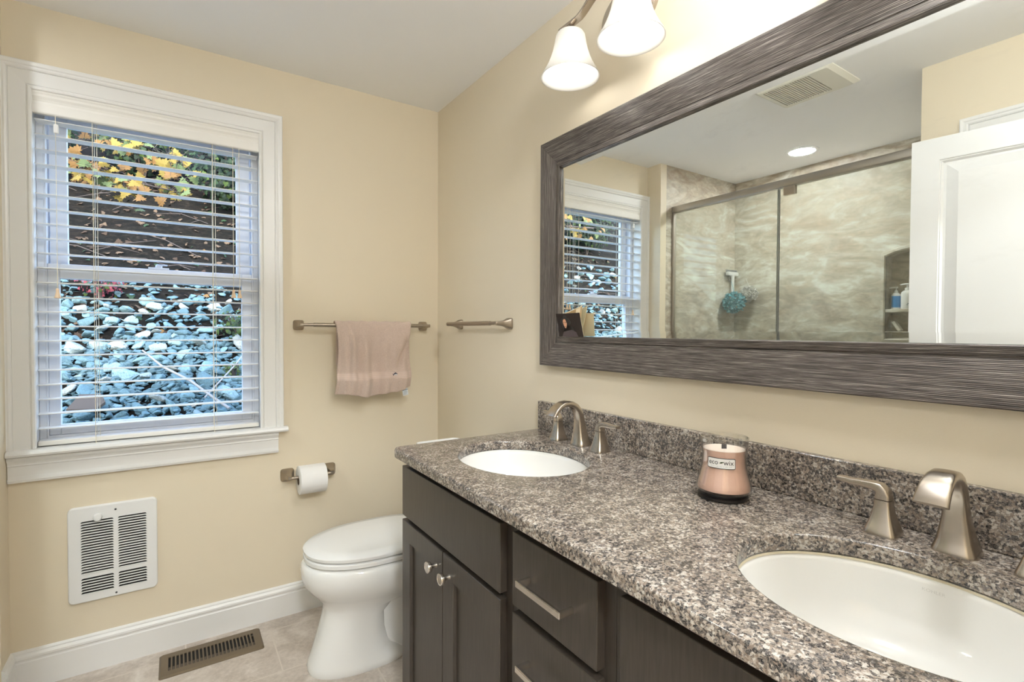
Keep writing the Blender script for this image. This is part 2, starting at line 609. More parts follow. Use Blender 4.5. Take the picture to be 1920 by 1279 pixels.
def tube(bm, pts, rad, seg=10, mi=0):
    pts = [Vector(p) for p in pts]
    rads = rad if isinstance(rad, (list, tuple)) else [rad]*len(pts)
    rings = []
    t0 = (pts[1]-pts[0]).normalized()
    nrm = t0.orthogonal().normalized()
    for i, p in enumerate(pts):
        a = pts[max(0, i-1)]; b = pts[min(len(pts)-1, i+1)]
        tg = (b-a).normalized()
        nrm = (nrm - tg*nrm.dot(tg)).normalized()
        bi = tg.cross(nrm)
        rings.append([p + nrm*rads[i]*cos(2*PI*k/seg) + bi*rads[i]*sin(2*PI*k/seg) for k in range(seg)])
    loft(bm, rings, True, True, True, mi)

def sq(a, e):
    s = sin(a)
    return math.copysign(abs(s)**e, s)

def cq(a, e):
    s = cos(a)
    return math.copysign(abs(s)**e, s)

def sweep_sq(bm, pts, ups, ws, ts, n=24, e=0.45, mi=0):
    """superelliptic section swept along pts; ups: normal direction (thickness), side = tangent x normal (width)"""
    rings = []
    pts = [Vector(p) for p in pts]
    for i, p in enumerate(pts):
        a = pts[max(0, i-1)]; b = pts[min(len(pts)-1, i+1)]
        tg = (b-a).normalized()
        u = Vector(ups[i]) if isinstance(ups, list) else Vector(ups)
        u = (u - tg*u.dot(tg)).normalized()
        s = tg.cross(u)
        rings.append([p + s*cq(2*PI*k/n, e)*ws[i]/2 + u*sq(2*PI*k/n, e)*ts[i]/2 for k in range(n)])
    loft(bm, rings)

def rect_rings(mapf, specs):
    """specs: (inset, depth) list for a rect; mapf(a,b,d) ; returns rings"""
    out = []
    for (a0, a1, b0, b1), i, d in specs:
        out.append([mapf(a0+i, b0+i, d), mapf(a1-i, b0+i, d), mapf(a1-i, b1-i, d), mapf(a0+i, b1-i, d)])
    return out

def rrect(a0, a1, b0, b1, r, n=6):
    pts = []
    for (ca, cb, s) in ((a1-r, b0+r, -PI/2), (a1-r, b1-r, 0), (a0+r, b1-r, PI/2), (a0+r, b0+r, PI)):
        for k in range(n+1):
            t = s + k*PI/2/n
            pts.append((ca+r*cos(t), cb+r*sin(t)))
    return pts

def plate_with_holes(bm, outer, holes, mapf, d0, d1, mi=0):
    """planar plate (outer loop + hole loops in 2-D) between depth d0 and d1"""
    loops = [outer] + holes
    fr, bk = [], []
    edges = []
    for lp in loops:
        v0 = [bm.verts.new(mapf(a, b, d1)) for a, b in lp]
        v1 = [bm.verts.new(mapf(a, b, d0)) for a, b in lp]
        fr.append(v0); bk.append(v1)
        n = len(lp)
        for i in range(n):
            edges.append(bm.edges.new((v0[i], v0[(i+1) % n])))
    r = bmesh.ops.triangle_fill(bm, use_beauty=True, use_dissolve=False, edges=edges)
    for v0, v1 in zip(fr, bk):
        n = len(v0)
        for i in range(n):
            j = (i+1) % n
            bm.faces.new((v0[i], v1[i], v1[j], v0[j]))
    for f in bm.faces:
        f.material_index = mi

def u_trim(bm, prof, a0, a1, b0, b1, mapf):
    """mitred casing on three sides: prof = [(outward offset, thickness)]"""
    rings = []
    for d, t in prof:
        rings.append([mapf(a0-d, b0, t), mapf(a0-d, b1+d, t), mapf(a1+d, b1+d, t), mapf(a1+d, b0, t)])
    loft(bm, rings, False, False, False)
    n = len(prof)
    for k in (0, 3):
        ring = [r[k] for r in rings] + [mapf(*p) for p in (((a0-prof[-1][0]) if k == 0 else (a1+prof[-1][0]), b0, 0), ((a0-prof[0][0]) if k == 0 else (a1+prof[0][0]), b0, 0))]
        bm.faces.new([bm.verts.new(p) for p in ring])

CASE = [(0, 0), (0, .011), (.003, .015), (.009, .016), (.013, .013), (.015, .010), (.017, .012), (.060, .014), (.062, .012), (.065, .017), (.070, .019), (.076, .018), (.080, .021), (.090, .022), (.093, .020), (.093, 0)]

def text_mesh(s, size):
    cu = bpy.data.curves.new('lettering', 'FONT')
    cu.body = s
    cu.size = size
    cu.align_x = 'CENTER'
    cu.align_y = 'CENTER'
    cu.resolution_u = 3
    o = bpy.data.objects.new('lettering', cu)
    C.objects.link(o)
    bpy.context.view_layer.update()
    me = bpy.data.meshes.new_from_object(o)
    C.objects.unlink(o)
    bpy.data.objects.remove(o)
    return me

def dup(root, loc=None, label=None, dloc=None):
    r = root.copy()
    C.objects.link(r)
    if dloc is not None:
        r.location = Vector(root.location) + Vector(dloc)
    if loc is not None:
        r.location = loc
    if label:
        r['label'] = label
    for ch in list(root.children):
        c = ch.copy(); C.objects.link(c); c.parent = r
        for g in list(ch.children):
            d = g.copy(); C.objects.link(d); d.parent = c
    return r

# ------------------------------------------------------------------ room shell
CEIL = 2.44
XL = -1.656      # short wall beside the window
XC = -1.600      # closet wall
YS = -0.115      # shower side wall
YE = -1.587      # shower end wall
XB = -2.520      # shower back wall
XD = -1.790      # shower door plane
YF = -2.475      # wall with the entrance
XT = -1.715      # start of stone

bm = B(); box(bm, -2.75, 0.12, -4.2, 0.14, -0.10, 0.0); struct('floor', bm, 'tile')
bm = B(); box(bm, -2.75, 0.12, -4.2, 0.14, CEIL, CEIL+0.10); struct('ceiling', bm, 'ceiling')
# window wall with its opening
OX0, OX1, OZ0, OZ1 = -1.600, -0.830, 0.840, 2.165
bm = B()
plate_with_holes(bm, [(-2.75, 0), (0.12, 0), (0.12, CEIL), (-2.75, CEIL)], [[(OX0, OZ0), (OX0, OZ1), (OX1, OZ1), (OX1, OZ0)]], lambda a, b, d: Vector((a, -d, b)), -0.14, 0.0)
plate_with_holes(bm, [(-2.75, 0), (0.12, 0), (0.12, CEIL), (-2.75, CEIL)], [[(OX0, OZ0), (OX0, OZ1), (OX1, OZ1), (OX1, OZ0)]], lambda a, b, d: Vector((a, -d, b)), -0.13, -0.14)
struct('wall_back', bm, 'wall')
bm = B(); box(bm, 0, 0.12, -4.2, 0.0, 0, CEIL); struct('wall_right', bm, 'wall')
# block beside the window, then the shower side wall
bm = B(); box(bm, XT, XL, YS, 0, 0, CEIL); box(bm, XB-0.12, XT, YS+0.012, 0, 0, CEIL); struct('wall_left', bm, 'wall')
bm = B(); box(bm, XB, XT, YS, YS+0.012, 0.0, CEIL); struct('wall_shower_side', bm, 'stone_side')
# shower back wall with the arched niche
NY0, NY1, NZ0, NZM = -1.430, -1.127, 1.02, 1.757
arch = [(NY0, NZ0), (NY1, NZ0), (NY1, NZM)]
for k in range(1, 12):
    t = k/12
    arch.append((NY1+(NY0-NY1)*t, NZM+0.035*sin(PI*t)))
arch.append((NY0, NZM))
mapb = lambda a, b, d: Vector((XB+d, a, b))
bm = B()
plate_with_holes(bm, [(YE-0.05, 0), (YS+0.012, 0), (YS+0.012, CEIL), (YE-0.05, CEIL)], [arch], mapb, -0.012, 0.0)
struct('wall_shower_back', bm, 'stone')
bm = B()
box(bm, XB-0.12, XB-0.095, YE-0.05, YS+0.012, 0, CEIL)
struct('wall_shower_backing', bm, 'wall')
bm = B(); box(bm, XB, XT, YE-0.012, YE, 0, CEIL); struct('wall_shower_end', bm, 'stone_side')
# closet wall, with the shower end return
bm = B()
box(bm, XT, XC-0.10, YE-0.10, YE, 0, CEIL)
box(bm, XB-0.12, XT, YE-0.10, YE-0.012, 0, CEIL)
CY0, CY1, CZ = -2.40, -1.815, 2.075
plate_with_holes(bm, [(YF-0.10, 0), (YE, 0), (YE, CEIL), (YF-0.10, CEIL)], [[(CY0, 0.002), (CY1, 0.002), (CY1, CZ), (CY0, CZ)]], lambda a, b, d: Vector((XC-d, a, b)), 0.10, 0.0)
struct('wall_closet', bm, 'wall')
bm = B(); u_trim(bm, [(d*1.0, t) for d, t in CASE], CY0, CY1, 0, CZ, lambda a, b, d: Vector((XC+d, a, b))); struct('trim_1', bm, 'trim')
dc = struct_empty('door_2', (XC-0.05, (CY0+CY1)/2, 0))
bm = B(); box(bm, XC-0.06, XC-0.025, CY0+.003, CY1-.003, 0.008, CZ-.003, .002); part('door_panel', bm, 'door', dc)
# wall with the entrance (behind the camera), opening for the door
EX0, EX1, EZ = -1.500, -0.660, 2.085
bm = B()
plate_with_holes(bm, [(XC-0.1, 0), (0.12, 0), (0.12, CEIL), (XC-0.1, CEIL)], [[(EX0, 0.002), (EX1, 0.002), (EX1, EZ), (EX0, EZ)]], lambda a, b, d: Vector((a, YF-d, b)), 0.12, 0.0)
struct('wall_front', bm, 'wall')
bm = B()
box(bm, -2.75, -2.63, -4.2, YF-0.12, 0, CEIL)
box(bm, -2.75, 0.12, -4.2, -4.08, 0, CEIL)
box(bm, -2.75, XC-0.1, YF-0.12, YF-0.02, 0, CEIL)
struct('wall_hall', bm, 'wall')
# shower pan and curb
bm = B(); box(bm, XB, XT-0.02, YE, YS, 0.0, 0.045, .004); box(bm, XD-0.06, XD+0.06, YE, YS, 0.045, 0.10, .01); struct('trim_2', bm, 'porcelain')

# baseboards
BASE = [(0, 0), (.014, 0), (.014, .098), (.011, .102), (.011, .108), (.016, .112), (.016, .120), (.012, .126), (.009, .128), (.009, .133), (.004, .137), (0, .139)]
def baseboard(name, p0, p1, nrm):
    bm = B()
    p0, p1, nrm = Vector(p0), Vector(p1), Vector(nrm)
    loft(bm, [[p+nrm*t+Vector((0, 0, z)) for t, z in BASE] for p in (p0, p1)], True, True, True)
    return struct(name, bm, 'trim')
baseboard('baseboard_back', (XL, 0, 0), (0, 0, 0), (0, -1, 0))
baseboard('baseboard_left', (XL, 0, 0), (XL, YS, 0), (1, 0, 0))
baseboard('baseboard_right', (0, 0, 0), (0, -.93, 0), (-1, 0, 0))
baseboard('baseboard_closet', (XC, YE, 0), (XC, CY1+.093, 0), (1, 0, 0))

# ------------------------------------------------------------------ window
mapw = lambda a, b, d: Vector((a, -d, b))
win = struct_empty('window_1', (-1.215, 0, 0.84))
bm = B(); u_trim(bm, CASE, -1.578, -0.853, 0.862, 2.140, mapw); part('casing', bm, 'trim', win)
bm = B()
loft(bm, [[Vector((x, y, z)) for y, z in ((.07, .840), (-.036, .840), (-.044, .843), (-.047, .850), (-.044, .857), (-.036, .862), (.07, .862))] for x in (XL+.002, -.745)])
part('stool', bm, 'trim', win)
bm = B()
prof = [(0, .838), (-.030, .838), (-.028, .828), (-.020, .818), (-.017, .812), (-.019, .808), (-.016, .804), (-.015, .770), (-.017, .747), (-.021, .762), (-.021, .755), (-.016, .752), (0, .752)]
loft(bm, [[Vector((x, y, z)) for y, z in prof] for x in (XL+.002, -.782)])
part('apron', bm, 'trim', win)
bm = B()
box(bm, OX0, -1.583, .0005, .14, OZ0+.022, OZ1); box(bm, -.848, OX1, .0005, .14, OZ0+.022, OZ1); box(bm, OX0, OX1, .0005, .14, 2.146, OZ1)
part('jamb', bm, 'trim', win)
bm = B()
def ring_frame(bm, x0, x1, z0, z1, wl, wr, wb, wt, y0, y1, bev=.003):
    box(bm, x0, x0+wl, y0, y1, z0, z1, bev); box(bm, x1-wr, x1, y0, y1, z0, z1, bev)
    box(bm, x0+wl, x1-wr, y0, y1, z0, z0+wb, bev); box(bm, x0+wl, x1-wr, y0, y1, z1-wt, z1, bev)
ring_frame(bm, -1.583, -.848, .862, 2.146, .022, .022, .030, .03, .068, .138)
box(bm, -1.561, -1.556, .066, .138, .892, 2.116); box(bm, -.875, -.870, .066, .138, .892, 2.116)
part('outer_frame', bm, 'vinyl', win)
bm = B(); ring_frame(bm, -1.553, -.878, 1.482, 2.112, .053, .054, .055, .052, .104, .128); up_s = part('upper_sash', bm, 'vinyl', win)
bm = B(); box(bm, -1.503, -.929, .114, .117, 1.535, 2.062); part('pane', bm, 'window_glass', up_s)
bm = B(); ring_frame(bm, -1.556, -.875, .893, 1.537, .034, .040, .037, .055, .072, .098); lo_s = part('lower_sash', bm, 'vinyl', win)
bm = B(); box(bm, -1.524, -.913, .084, .087, .928, 1.484); part('pane', bm, 'window_glass', lo_s)
bm = B()
box(bm, -1.25, -1.18, .070, .092, 1.537, 1.544, .002); lathe(bm, [(.012, 0), (.012, .010), (.008, .014)], (-1.215, .082, 1.543), 16); box(bm, -1.222, -1.185, .074, .084, 1.553, 1.558, .002)
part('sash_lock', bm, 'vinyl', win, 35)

# blind
bl = thing('window_blind', 'white horizontal slat blind hanging open inside the window frame', 'blind', (-1.216, .03, .87))
bm = B()
prof = [(.008, 2.064), (-.010, 2.064), (-.013, 2.068), (-.013, 2.098), (-.010, 2.106), (-.012, 2.114), (-.016, 2.122), (-.016, 2.130), (-.019, 2.136), (-.019, 2.141), (.008, 2.141)]
loft(bm, [[Vector((x, y+.010, z)) for y, z in prof] for x in (-1.581, -.850)])
part('valance', bm, 'blind', bl)
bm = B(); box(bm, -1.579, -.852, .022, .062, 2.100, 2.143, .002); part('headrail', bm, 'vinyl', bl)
slat_me = None
for k in range(22):
    z = 2.046 - k*.0532
    if slat_me is None:
        bm = B()
        sec = [(.005, .0), (.018, .0022), (.030, .0030), (.042, .0022), (.056, .0), (.056, -.0024), (.042, -.0004), (.030, .0004), (.018, -.0004), (.005, -.0024)]
        loft(bm, [[Vector((x, y, 2.046+h)) for y, h in sec] for x in (-1.576, -.857)])
        so = part('slat', bm, 'blind', bl, 60)
        slat_me = so
    else:
        so = slat_me.copy(); C.objects.link(so)
        so.location = (0, 0, -k*.0532)
bm = B(); box(bm, -1.578, -.856, .006, .056, .866, .884, .004); part('bottom_rail', bm, 'blind', bl, 40)
for x in (-1.414, -1.026):
    bm = B()
    for y in (.004, .0585):
        tube(bm, [(x, y, 2.10), (x, y, .862)], .0011, 6)
    tube(bm, [(x+.010, .030, 2.10), (x+.010, .030, .862)], .0010, 6)
    for k in range(22):
        z = 2.046 - k*.0532 - .003
        tube(bm, [(x, .004, z), (x, .0585, z)], .0007, 5)
    tube(bm, [(x, .003, .866), (x+.004, .001, .858), (x+.010, .000, .852)], .0012, 6)
    part('ladder_cord', bm, 'cord', bl)
for x, zt in ((-1.517, 1.405), (-.952, 1.428), (-.929, 1.428)):
    bm = B(); tube(bm, [(x, .001, 2.075), (x, .001, zt+.03)], .0011, 6); c_ = part('pull_cord', bm, 'cord', bl)
    bm = B(); lathe(bm, [(.004, .034), (.0055, .030), (.005, .022), (.0085, .006), (.010, .001), (.0095, -.001)], (x, .001, zt), 16); part('tassel', bm, 'tassel', c_, 40)
bm = B(); box(bm, -1.522, -1.508, -.008, .004, 2.000, 2.032, .003); part('cord_joiner', bm, 'plastic_white', bl)

# ------------------------------------------------------------------ entrance door (open, beside the camera)
E1 = Vector((-1.389, -1.625, 0)); E2 = Vector((-1.430, -1.944, 0))
dd = (E2-E1).normalized()
ang = math.atan2(dd.y, dd.x)
DW, DH, DT = .81, 2.062, .035
door = struct_empty('door_1', E1 + Vector((0, 0, 0)), ang)
# local: x along the leaf from the latch edge, y to the left of it (room side is +y)
side = 1 if Vector((-dd.y, dd.x, 0)).x > 0 else -1
bm = B()
ya, yb = (-DT*side, 0.0)
st = .088
zz = [(0.010, .24), (.92, 1.06), (DH-.088, DH)]
y_lo, y_hi = min(ya, yb), max(ya, yb)
box(bm, 0, st, y_lo, y_hi, .010, DH); box(bm, DW-st, DW, y_lo, y_hi, .010, DH)
for a, b in zz:
    box(bm, st, DW-st, y_lo, y_hi, a, b)
for z0, z1 in ((.24, .92), (1.06, DH-.088)):
    for s_, y_ in ((1, y_hi), (-1, y_lo)):
        f = lambda a, b, d: Vector((a, y_ - s_*d, b))
        R_ = (st, DW-st, z0, z1)
        rings = rect_rings(f, [(R_, 0, 0), (R_, .003, .005), (R_, .006, .004), (R_, .010, .009), (R_, .013, .014), (R_, .021, .014), (R_, .058, .004), (R_, .059, .004)])
        loft(bm, rings, False, True)
part('door_leaf', bm, 'door', door, None, None, True)
bm = B()
for s_ in (1, -1):
    y0 = y_hi if s_ > 0 else y_lo
    lathe(bm, [(.032, 0), (.032, s_*.006), (.012, s_*.010), (.011, s_*.032), (.024, s_*.040), (.028, s_*.052), (.020, s_*.064)], (.065, y0, .95), 24, 'Y')
part('door_knob', bm, 'nickel', door, 40, 'brushed nickel knob', True)
for z in (.2, 1.05, 1.85):
    bm = B(); box(bm, DW-.003, DW+.004, y_lo-.002, y_hi+.002, z-.045, z+.045, .001)
    part('hinge', bm, 'nickel', door, None, None, True)
bm = B(); u_trim(bm, CASE, EX0, EX1, 0, EZ, lambda a, b, d: Vector((a, YF-.12-d, b)))
box(bm, EX0-.001, EX0+.016, YF-.12, YF, 0, EZ); box(bm, EX1-.016, EX1, YF-.12, YF, 0, EZ); box(bm, EX0, EX1, YF-.12, YF, EZ-.016, EZ)
struct('trim_3', bm, 'trim')

# ------------------------------------------------------------------ wall heater
hx0, hx1, hz0, hz1 = -1.498, -1.226, .266, .626
ht = thing('wall_heater', 'white louvered electric wall heater under the window', 'heater', (-1.362, 0, hz0))
W_, H_ = hx1-hx0, hz1-hz0
holes = []
def slot(a0, a1, b0, b1):
    r = (b1-b0)*.9
    return [(a0, b0), (a0+.004, b1-.0008), (a0+.009, b1), (a1-.009, b1), (a1-.004, b1-.0008), (a1, b0), (a1-.009, b0+.0006), (a0+.009, b0+.0006)]
cols = [(hx0+.135*W_, hx0+.50*W_), (hx0+.541*W_, hx0+.878*W_)]
for (a0, a1) in cols:
    for k in range(20):
        zt = hz1-.150*H_-k*.0278*H_
        holes.append(slot(a0, a1, zt-.0062, zt))
    for k in range(6):
        zt = hz1-.745*H_-k*.0285*H_
        holes.append(slot(a0, a1, zt-.0074, zt))
bm = B()
plate_with_holes(bm, rrect(hx0+.004, hx1-.004, hz0+.004, hz1-.004, .014), holes, mapw, .0115, .014)
o1 = rrect(hx0, hx1, hz0, hz1, .018); o2 = rrect(hx0+.004, hx1-.004, hz0+.004, hz1-.004, .014)
loft(bm, [[mapw(a, b, 0) for a, b in o1], [mapw(a, b, .009) for a, b in o1], [mapw(a*.5+c*.5, b*.5+d*.5, .0128) for (a, b), (c, d) in zip(o1, o2)], [mapw(a, b, .014) for a, b in o2]], False, False)
part('cover', bm, 'heater', ht)
bm = B(); box(bm, hx0+.03, hx1-.03, -.0055, -.0002, hz0+.03, hz1-.03); part('slot_shade', bm, 'dark', ht)  # dark backing box painted as the shade behind the slots
bm = B()
for (a0, a1) in cols:
    for k in range(26):
        zt = hz1-.150*H_-k*.0278*H_ if k < 20 else hz1-.745*H_-(k-20)*.0285*H_
        b0 = zt-(.0066 if k < 20 else .0078)
        loft(bm, [[mapw(a, b0+.0010, .0140), mapw(a, b0+.0004, .0152), mapw(a, b0-.0016, .0152), mapw(a, b0-.0030, .0139)] for a in (a0+.004, a1-.004)])
part('louver_lips', bm, 'heater', ht)
bm = B(); lathe(bm, [(.0130, 0), (.0142, -.004), (.0136, -.014), (.011, -.0168), (.0, -.0172)], (hx0+.325*W_, -.014, hz1-.118*H_), 24, 'Y', cap1=False); part('thermostat_knob', bm, 'heater', ht, 40)
for z in (hz1-.045*H_ - .008, hz0+.050*H_ - .004):
    bm = B(); lathe(bm, [(.0035, 0), (.0035, -.001), (.002, -.0018)], (hx0+.52*W_, -.014, z), 12, 'Y'); part('screw', bm, 'ink', ht, 40, 'dark screw head')

# ------------------------------------------------------------------ floor register
fr = thing('floor_register', 'brown metal floor vent set in the tile beside the baseboard', 'vent', (-1.045, -.135, 0))
rx0, rx1, ry0, ry1 = -1.222, -.868, -.216, -.052
mapf = lambda a, b, d: Vector((a, b, d))
bm = B()
holes = []
nb = 23
ia0, ia1, ib0, ib1 = rx0+.027, rx1-.027, ry0+.036, ry1-.036
step_ = (ia1-ia0)/nb
for k in range(nb):
    holes.append([(ia0+k*step_+.0025, ib0), (ia0+k*step_+.0025, ib1), (ia0+(k+1)*step_-.0025, ib1), (ia0+(k+1)*step_-.0025, ib0)])
plate_with_holes(bm, rrect(rx0+.006, rx1-.006, ry0+.006, ry1-.006, .008), holes, mapf, .003, .0065)
o1 = rrect(rx0, rx1, ry0, ry1, .010); o2 = rrect(rx0+.006, rx1-.006, ry0+.006, ry1-.006, .008)
loft(bm, [[mapf(a, b, 0) for a, b in o1], [mapf(a, b, .002) for a, b in o1], [mapf(a, b, .0065) for a, b in o2]], False, False)
part('face_plate', bm, 'register', fr)
bm = B(); box(bm, ia0-.01, ia1+.01, ib0-.01, ib1+.01, .0002, .0008); part('duct_shade', bm, 'dark', fr)  # flat dark sheet stands in for the shaded duct cavity
bm = B()
for k in range(nb):
    xc = ia0+(k+.5)*step_
    box(bm, xc-.0030, xc+.0034, ib0+.003, ib0+.030, .0012, .0020)
part('damper', bm, 'louver', fr)
bm = B(); box(bm, ia1-.010, ia1-.004, ib1-.030, ib1-.022, .004, .012, .001); part('lever', bm, 'louver', fr)

# ------------------------------------------------------------------ towel bars, paper holder
def mount(bm, base, out, side, reach, size=.046):
    """square flared post from the wall point base along out"""
    base, out, side = Vector(base), Vector(out), Vector(side)
    upv = Vector((0, 0, 1))
    n = 24
    prof = [(0, size), (.006, size), (.010, size*.94), (.020, size*.70), (.034, size*.50), (reach*.85, size*.38), (reach+.004, size*.36), (reach+.009, size*.26)]
    rings = []
    for d, s in prof:
        rings.append([base+out*d+side*cq(2*PI*k/n, .4)*s/2+upv*sq(2*PI*k/n, .4)*s/2 for k in range(n)])
    loft(bm, rings)

tb = thing('towel_bar', 'long brushed nickel towel bar on the window wall with a cloth over it', 'towel bar', (-.38, 0, 1.315))
for x in (-.694, -.088):
    bm = B(); mount(bm, (x, 0, 1.314), (0, -1, 0), (1, 0, 0), .062); part('mount', bm, 'bronze', tb, 40)
bm = B()
tube(bm, [(-.694, -.064, 1.315), (-.640, -.064, 1.315)], .0075, 16); tube(bm, [(-.642, -.064, 1.315), (-.120, -.064, 1.315)], .0095, 18); tube(bm, [(-.122, -.064, 1.315), (-.075, -.064, 1.315)], .0075, 16)
part('rail', bm, 'bronze', tb, 40)
sb = thing('hand_towel_bar', 'short empty brushed nickel towel bar on the mirror wall near the corner', 'towel bar', (0, -.48, 1.322))
Y0s, Y1s = -.262, -.697
for y in (Y0s, Y1s):
    bm = B(); mount(bm, (0, y, 1.322), (-1, 0, 0), (0, 1, 0), .062); part('mount', bm, 'bronze', sb, 40)
bm = B()
tube(bm, [(-.064, Y1s, 1.323), (-.064, Y1s+.055, 1.323)], .0075, 16); tube(bm, [(-.064, Y1s+.053, 1.323), (-.064, Y0s+.012, 1.323)], .0095, 18)
part('rail', bm, 'bronze', sb, 40)

tp = thing('toilet_paper_holder', 'brushed nickel paper holder on the wall below the window corner', 'paper holder', (-.65, 0, .636))
for x in (-.744, -.562):
    bm = B(); mount(bm, (x, 0, .637), (0, -1, 0), (1, 0, 0), .058, .058); part('post', bm, 'bronze', tp, 40)
bm = B(); tube(bm, [(-.744, -.060, .633), (-.562, -.060, .633)], .0078, 14); part('roller', bm, 'bronze', tp, 40)
rl = thing('toilet_paper_roll', 'white toilet paper roll hanging on the wall holder', 'toilet paper', (-.651, -.06, .62))
bm = B()
RC, RO, RI = (-.651, -.060, .620), .063, .0215
rings = []
for x_, r_ in ((-.708, RI), (-.708, RO-.003), (-.706, RO), (-.596, RO), (-.594, RO-.003), (-.594, RI), (-.708, RI)):
    rings.append([Vector((x_, RC[1]+r_*cos(2*PI*k/48), RC[2]+r_*sin(2*PI*k/48))) for k in range(48)])
loft(bm, rings, False, False)
box(bm, -.706, -.596, RC[1]-RO-.0012, RC[1]-RO*.2, RC[2]+.0, RC[2]+.001)
pr_ = part('paper', bm, 'paper', rl, 40)
bm = B()
rings = [[Vector((x_, RC[1]+r_*cos(2*PI*k/32), RC[2]+r_*sin(2*PI*k/32))) for k in range(32)] for x_, r_ in ((-.7085, .0214), (-.7085, .0200), (-.5935, .0200), (-.5935, .0214))]
loft(bm, rings, False, False); part('core', bm, 'core', rl, 40)
bm = B()
loft(bm, [[Vector((x_, RC[1]+(RO+.0011)*cos(a), RC[2]+(RO+.0011)*sin(a))) for a in [math.radians(d) for d in range(118, 200, 6)]] for x_ in (-.7065, -.5955)], False, False, False)
part('loose_sheet', bm, 'paper', rl, 60)

# ------------------------------------------------------------------ hand towel
tw = thing('bath_towel', 'small blush pink terry towel hung over the long towel bar', 'towel', (-.365, -.06, .99))
def towel_pt(u, s):
    """s in [0,1]: back hem -> over the bar -> front hem"""
    zb = 1.130
    ztop = 1.317
    zf = .983 + .030*abs((u-.40)/.6)**2.0 + .003*sin(u*13)
    yb0, r = -.064, .0145
    Lb = ztop-zb; La = PI*r; Lf = ztop-zf
    L = (Lb+La+Lf)*s
    fold = .013*sin(u*13+.9)+.009*sin(u*25+2.0)*(1 if u < .75 else .5)+.004*sin(u*47)
    crease = -.034*math.exp(-((u-.16-.03)/.035)**2) - .006*math.exp(-((u-.34)/.03)**2)
    if L < Lb:
        z = zb+L; y = yb0+r+.002+.3*fold*(1-L/Lb); d = 0
        x0, x1 = -.538, -.190
    elif L < Lb+La:
        a = (L-Lb)/r
        y = yb0+r*cos(a); z = ztop+r*sin(a); d = 0
        z += .0015*sin(u*40)
        x0, x1 = -.551, -.183
    else:
        d = (L-Lb-La)/Lf
        z = ztop-(L-Lb-La)
        k = min(1, d*3)
        y = yb0-r-.010*k-.010*d+fold*(.35+.9*d)*k + crease*k*(1-.4*d)
        # bulge of the lower part and the slanting fold at the right
        y -= .022*math.exp(-((d-.82)/.14)**2)*(1-.3*u)
        uu = .93-.42*(d-.35)
        y += .026*math.exp(-((u-uu)/.045)**2)*max(0, min(1, (d-.15)*4))*max(0, min(1, (.72-d)*6))
        pin = .006*sin(PI*min(1, d/.75))
        x0 = -.551+pin*1.6+(.004 if d < .8 else .004-.03*(d-.8))
        x1 = -.183-pin*1.5 - .004*d
        z += .004*sin(u*9)*d*d
    return Vector((x0+(x1-x0)*u, y, z))
bm = B()
NU, NS = 70, 90
loft(bm, [[towel_pt(i/NU, j/NS) for i in range(NU+1)] for j in range(NS+1)], False, False, False)
cl = part('cloth', bm, 'terry', tw, 180)
so_ = cl.modifiers.new('thickness', 'SOLIDIFY'); so_.thickness = .006; so_.offset = 0
def towel_front(u, z):
    best = None
    for j in range(400, 1001):
        p = towel_pt(u, j/1000)
        if best is None or abs(p.z-z) < abs(best.z-z):
            best = p
    return best
fc = towel_front(.745, 1.080)
def on_towel(x, z, off):
    u = (x+.551-.008)/(.368-.016)
    q = towel_front(max(0, min(1, u)), z)
    return Vector((x, q.y-off, z))
def flat_poly(bm, pts, fy, mi=0, thick=.0008):
    a = [bm.verts.new(on_towel(x, z, .0040)) for x, z in pts]
    b = [bm.verts.new(on_towel(x, z, .0040+thick)) for x, z in pts]
    f = bm.faces.new(a); f.material_index = mi
    f = bm.faces.new(list(reversed(b))); f.material_index = mi
    n = len(pts)
    for i in range(n):
        f = bm.faces.new((a[i], a[(i+1) % n], b[(i+1) % n], b[i])); f.material_index = mi
bm = B()
fx, fz = fc.x, fc.z
k_ = .0076
body = [(-1.0, -.1), (-.7, .5), (-.1, .95), (.4, .95), (.9, .55), (1.15, .0), (1.0, .1), (.5, .35), (-.1, .25), (-.6, -.1)]
flat_poly(bm, [(fx+a*k_, fz+b*k_) for a, b in body], fc.y-.0045)
flat_poly(bm, [(fx+a*k_, fz+b*k_) for a, b in [(-1.0, -.1), (-1.55, .55), (-1.35, -.1), (-1.25, -.95), (-.7, -.3)]], fc.y-.0045)
flat_poly(bm, [(fx+a*k_, fz+b*k_) for a, b in [(.2, .9), (-.35, 1.35), (.5, 1.1)]], fc.y-.0045)
flat_poly(bm, [(fx+a*k_, fz+b*k_) for a, b in [(-.6, -.1), (-.1, .25), (.5, .35), (1.0, .1), (.6, -.4), (0, -.6), (-.5, -.4)]], fc.y-.0045, 1)
part('fish_emblem', bm, ['inkblue', 'belly'], tw, None, 'tiny navy and white stitched fish')
tc_ = towel_pt(.885, 1.0)
bm = B()
def tagmap(a, b, y=0.0):
    t_ = math.radians(14)
    return Vector((tc_.x+a*cos(t_)-b*sin(t_)*-1*0-(-b)*sin(t_)*.6, tc_.y+y, tc_.z+.004+a*sin(t_)*.9-b*cos(t_)))
loft(bm, [[tagmap(-.014, 0), tagmap(.014, 0), tagmap(.014, .034), tagmap(-.014, .034)], [tagmap(-.014, 0, -.001), tagmap(.014, 0, -.001), tagmap(.014, .034, -.001), tagmap(-.014, .034, -.001)]])
tg_ = part('care_tag', bm, 'tag', tw, None, 'pale blue white care tag at the hem')
bm = B()
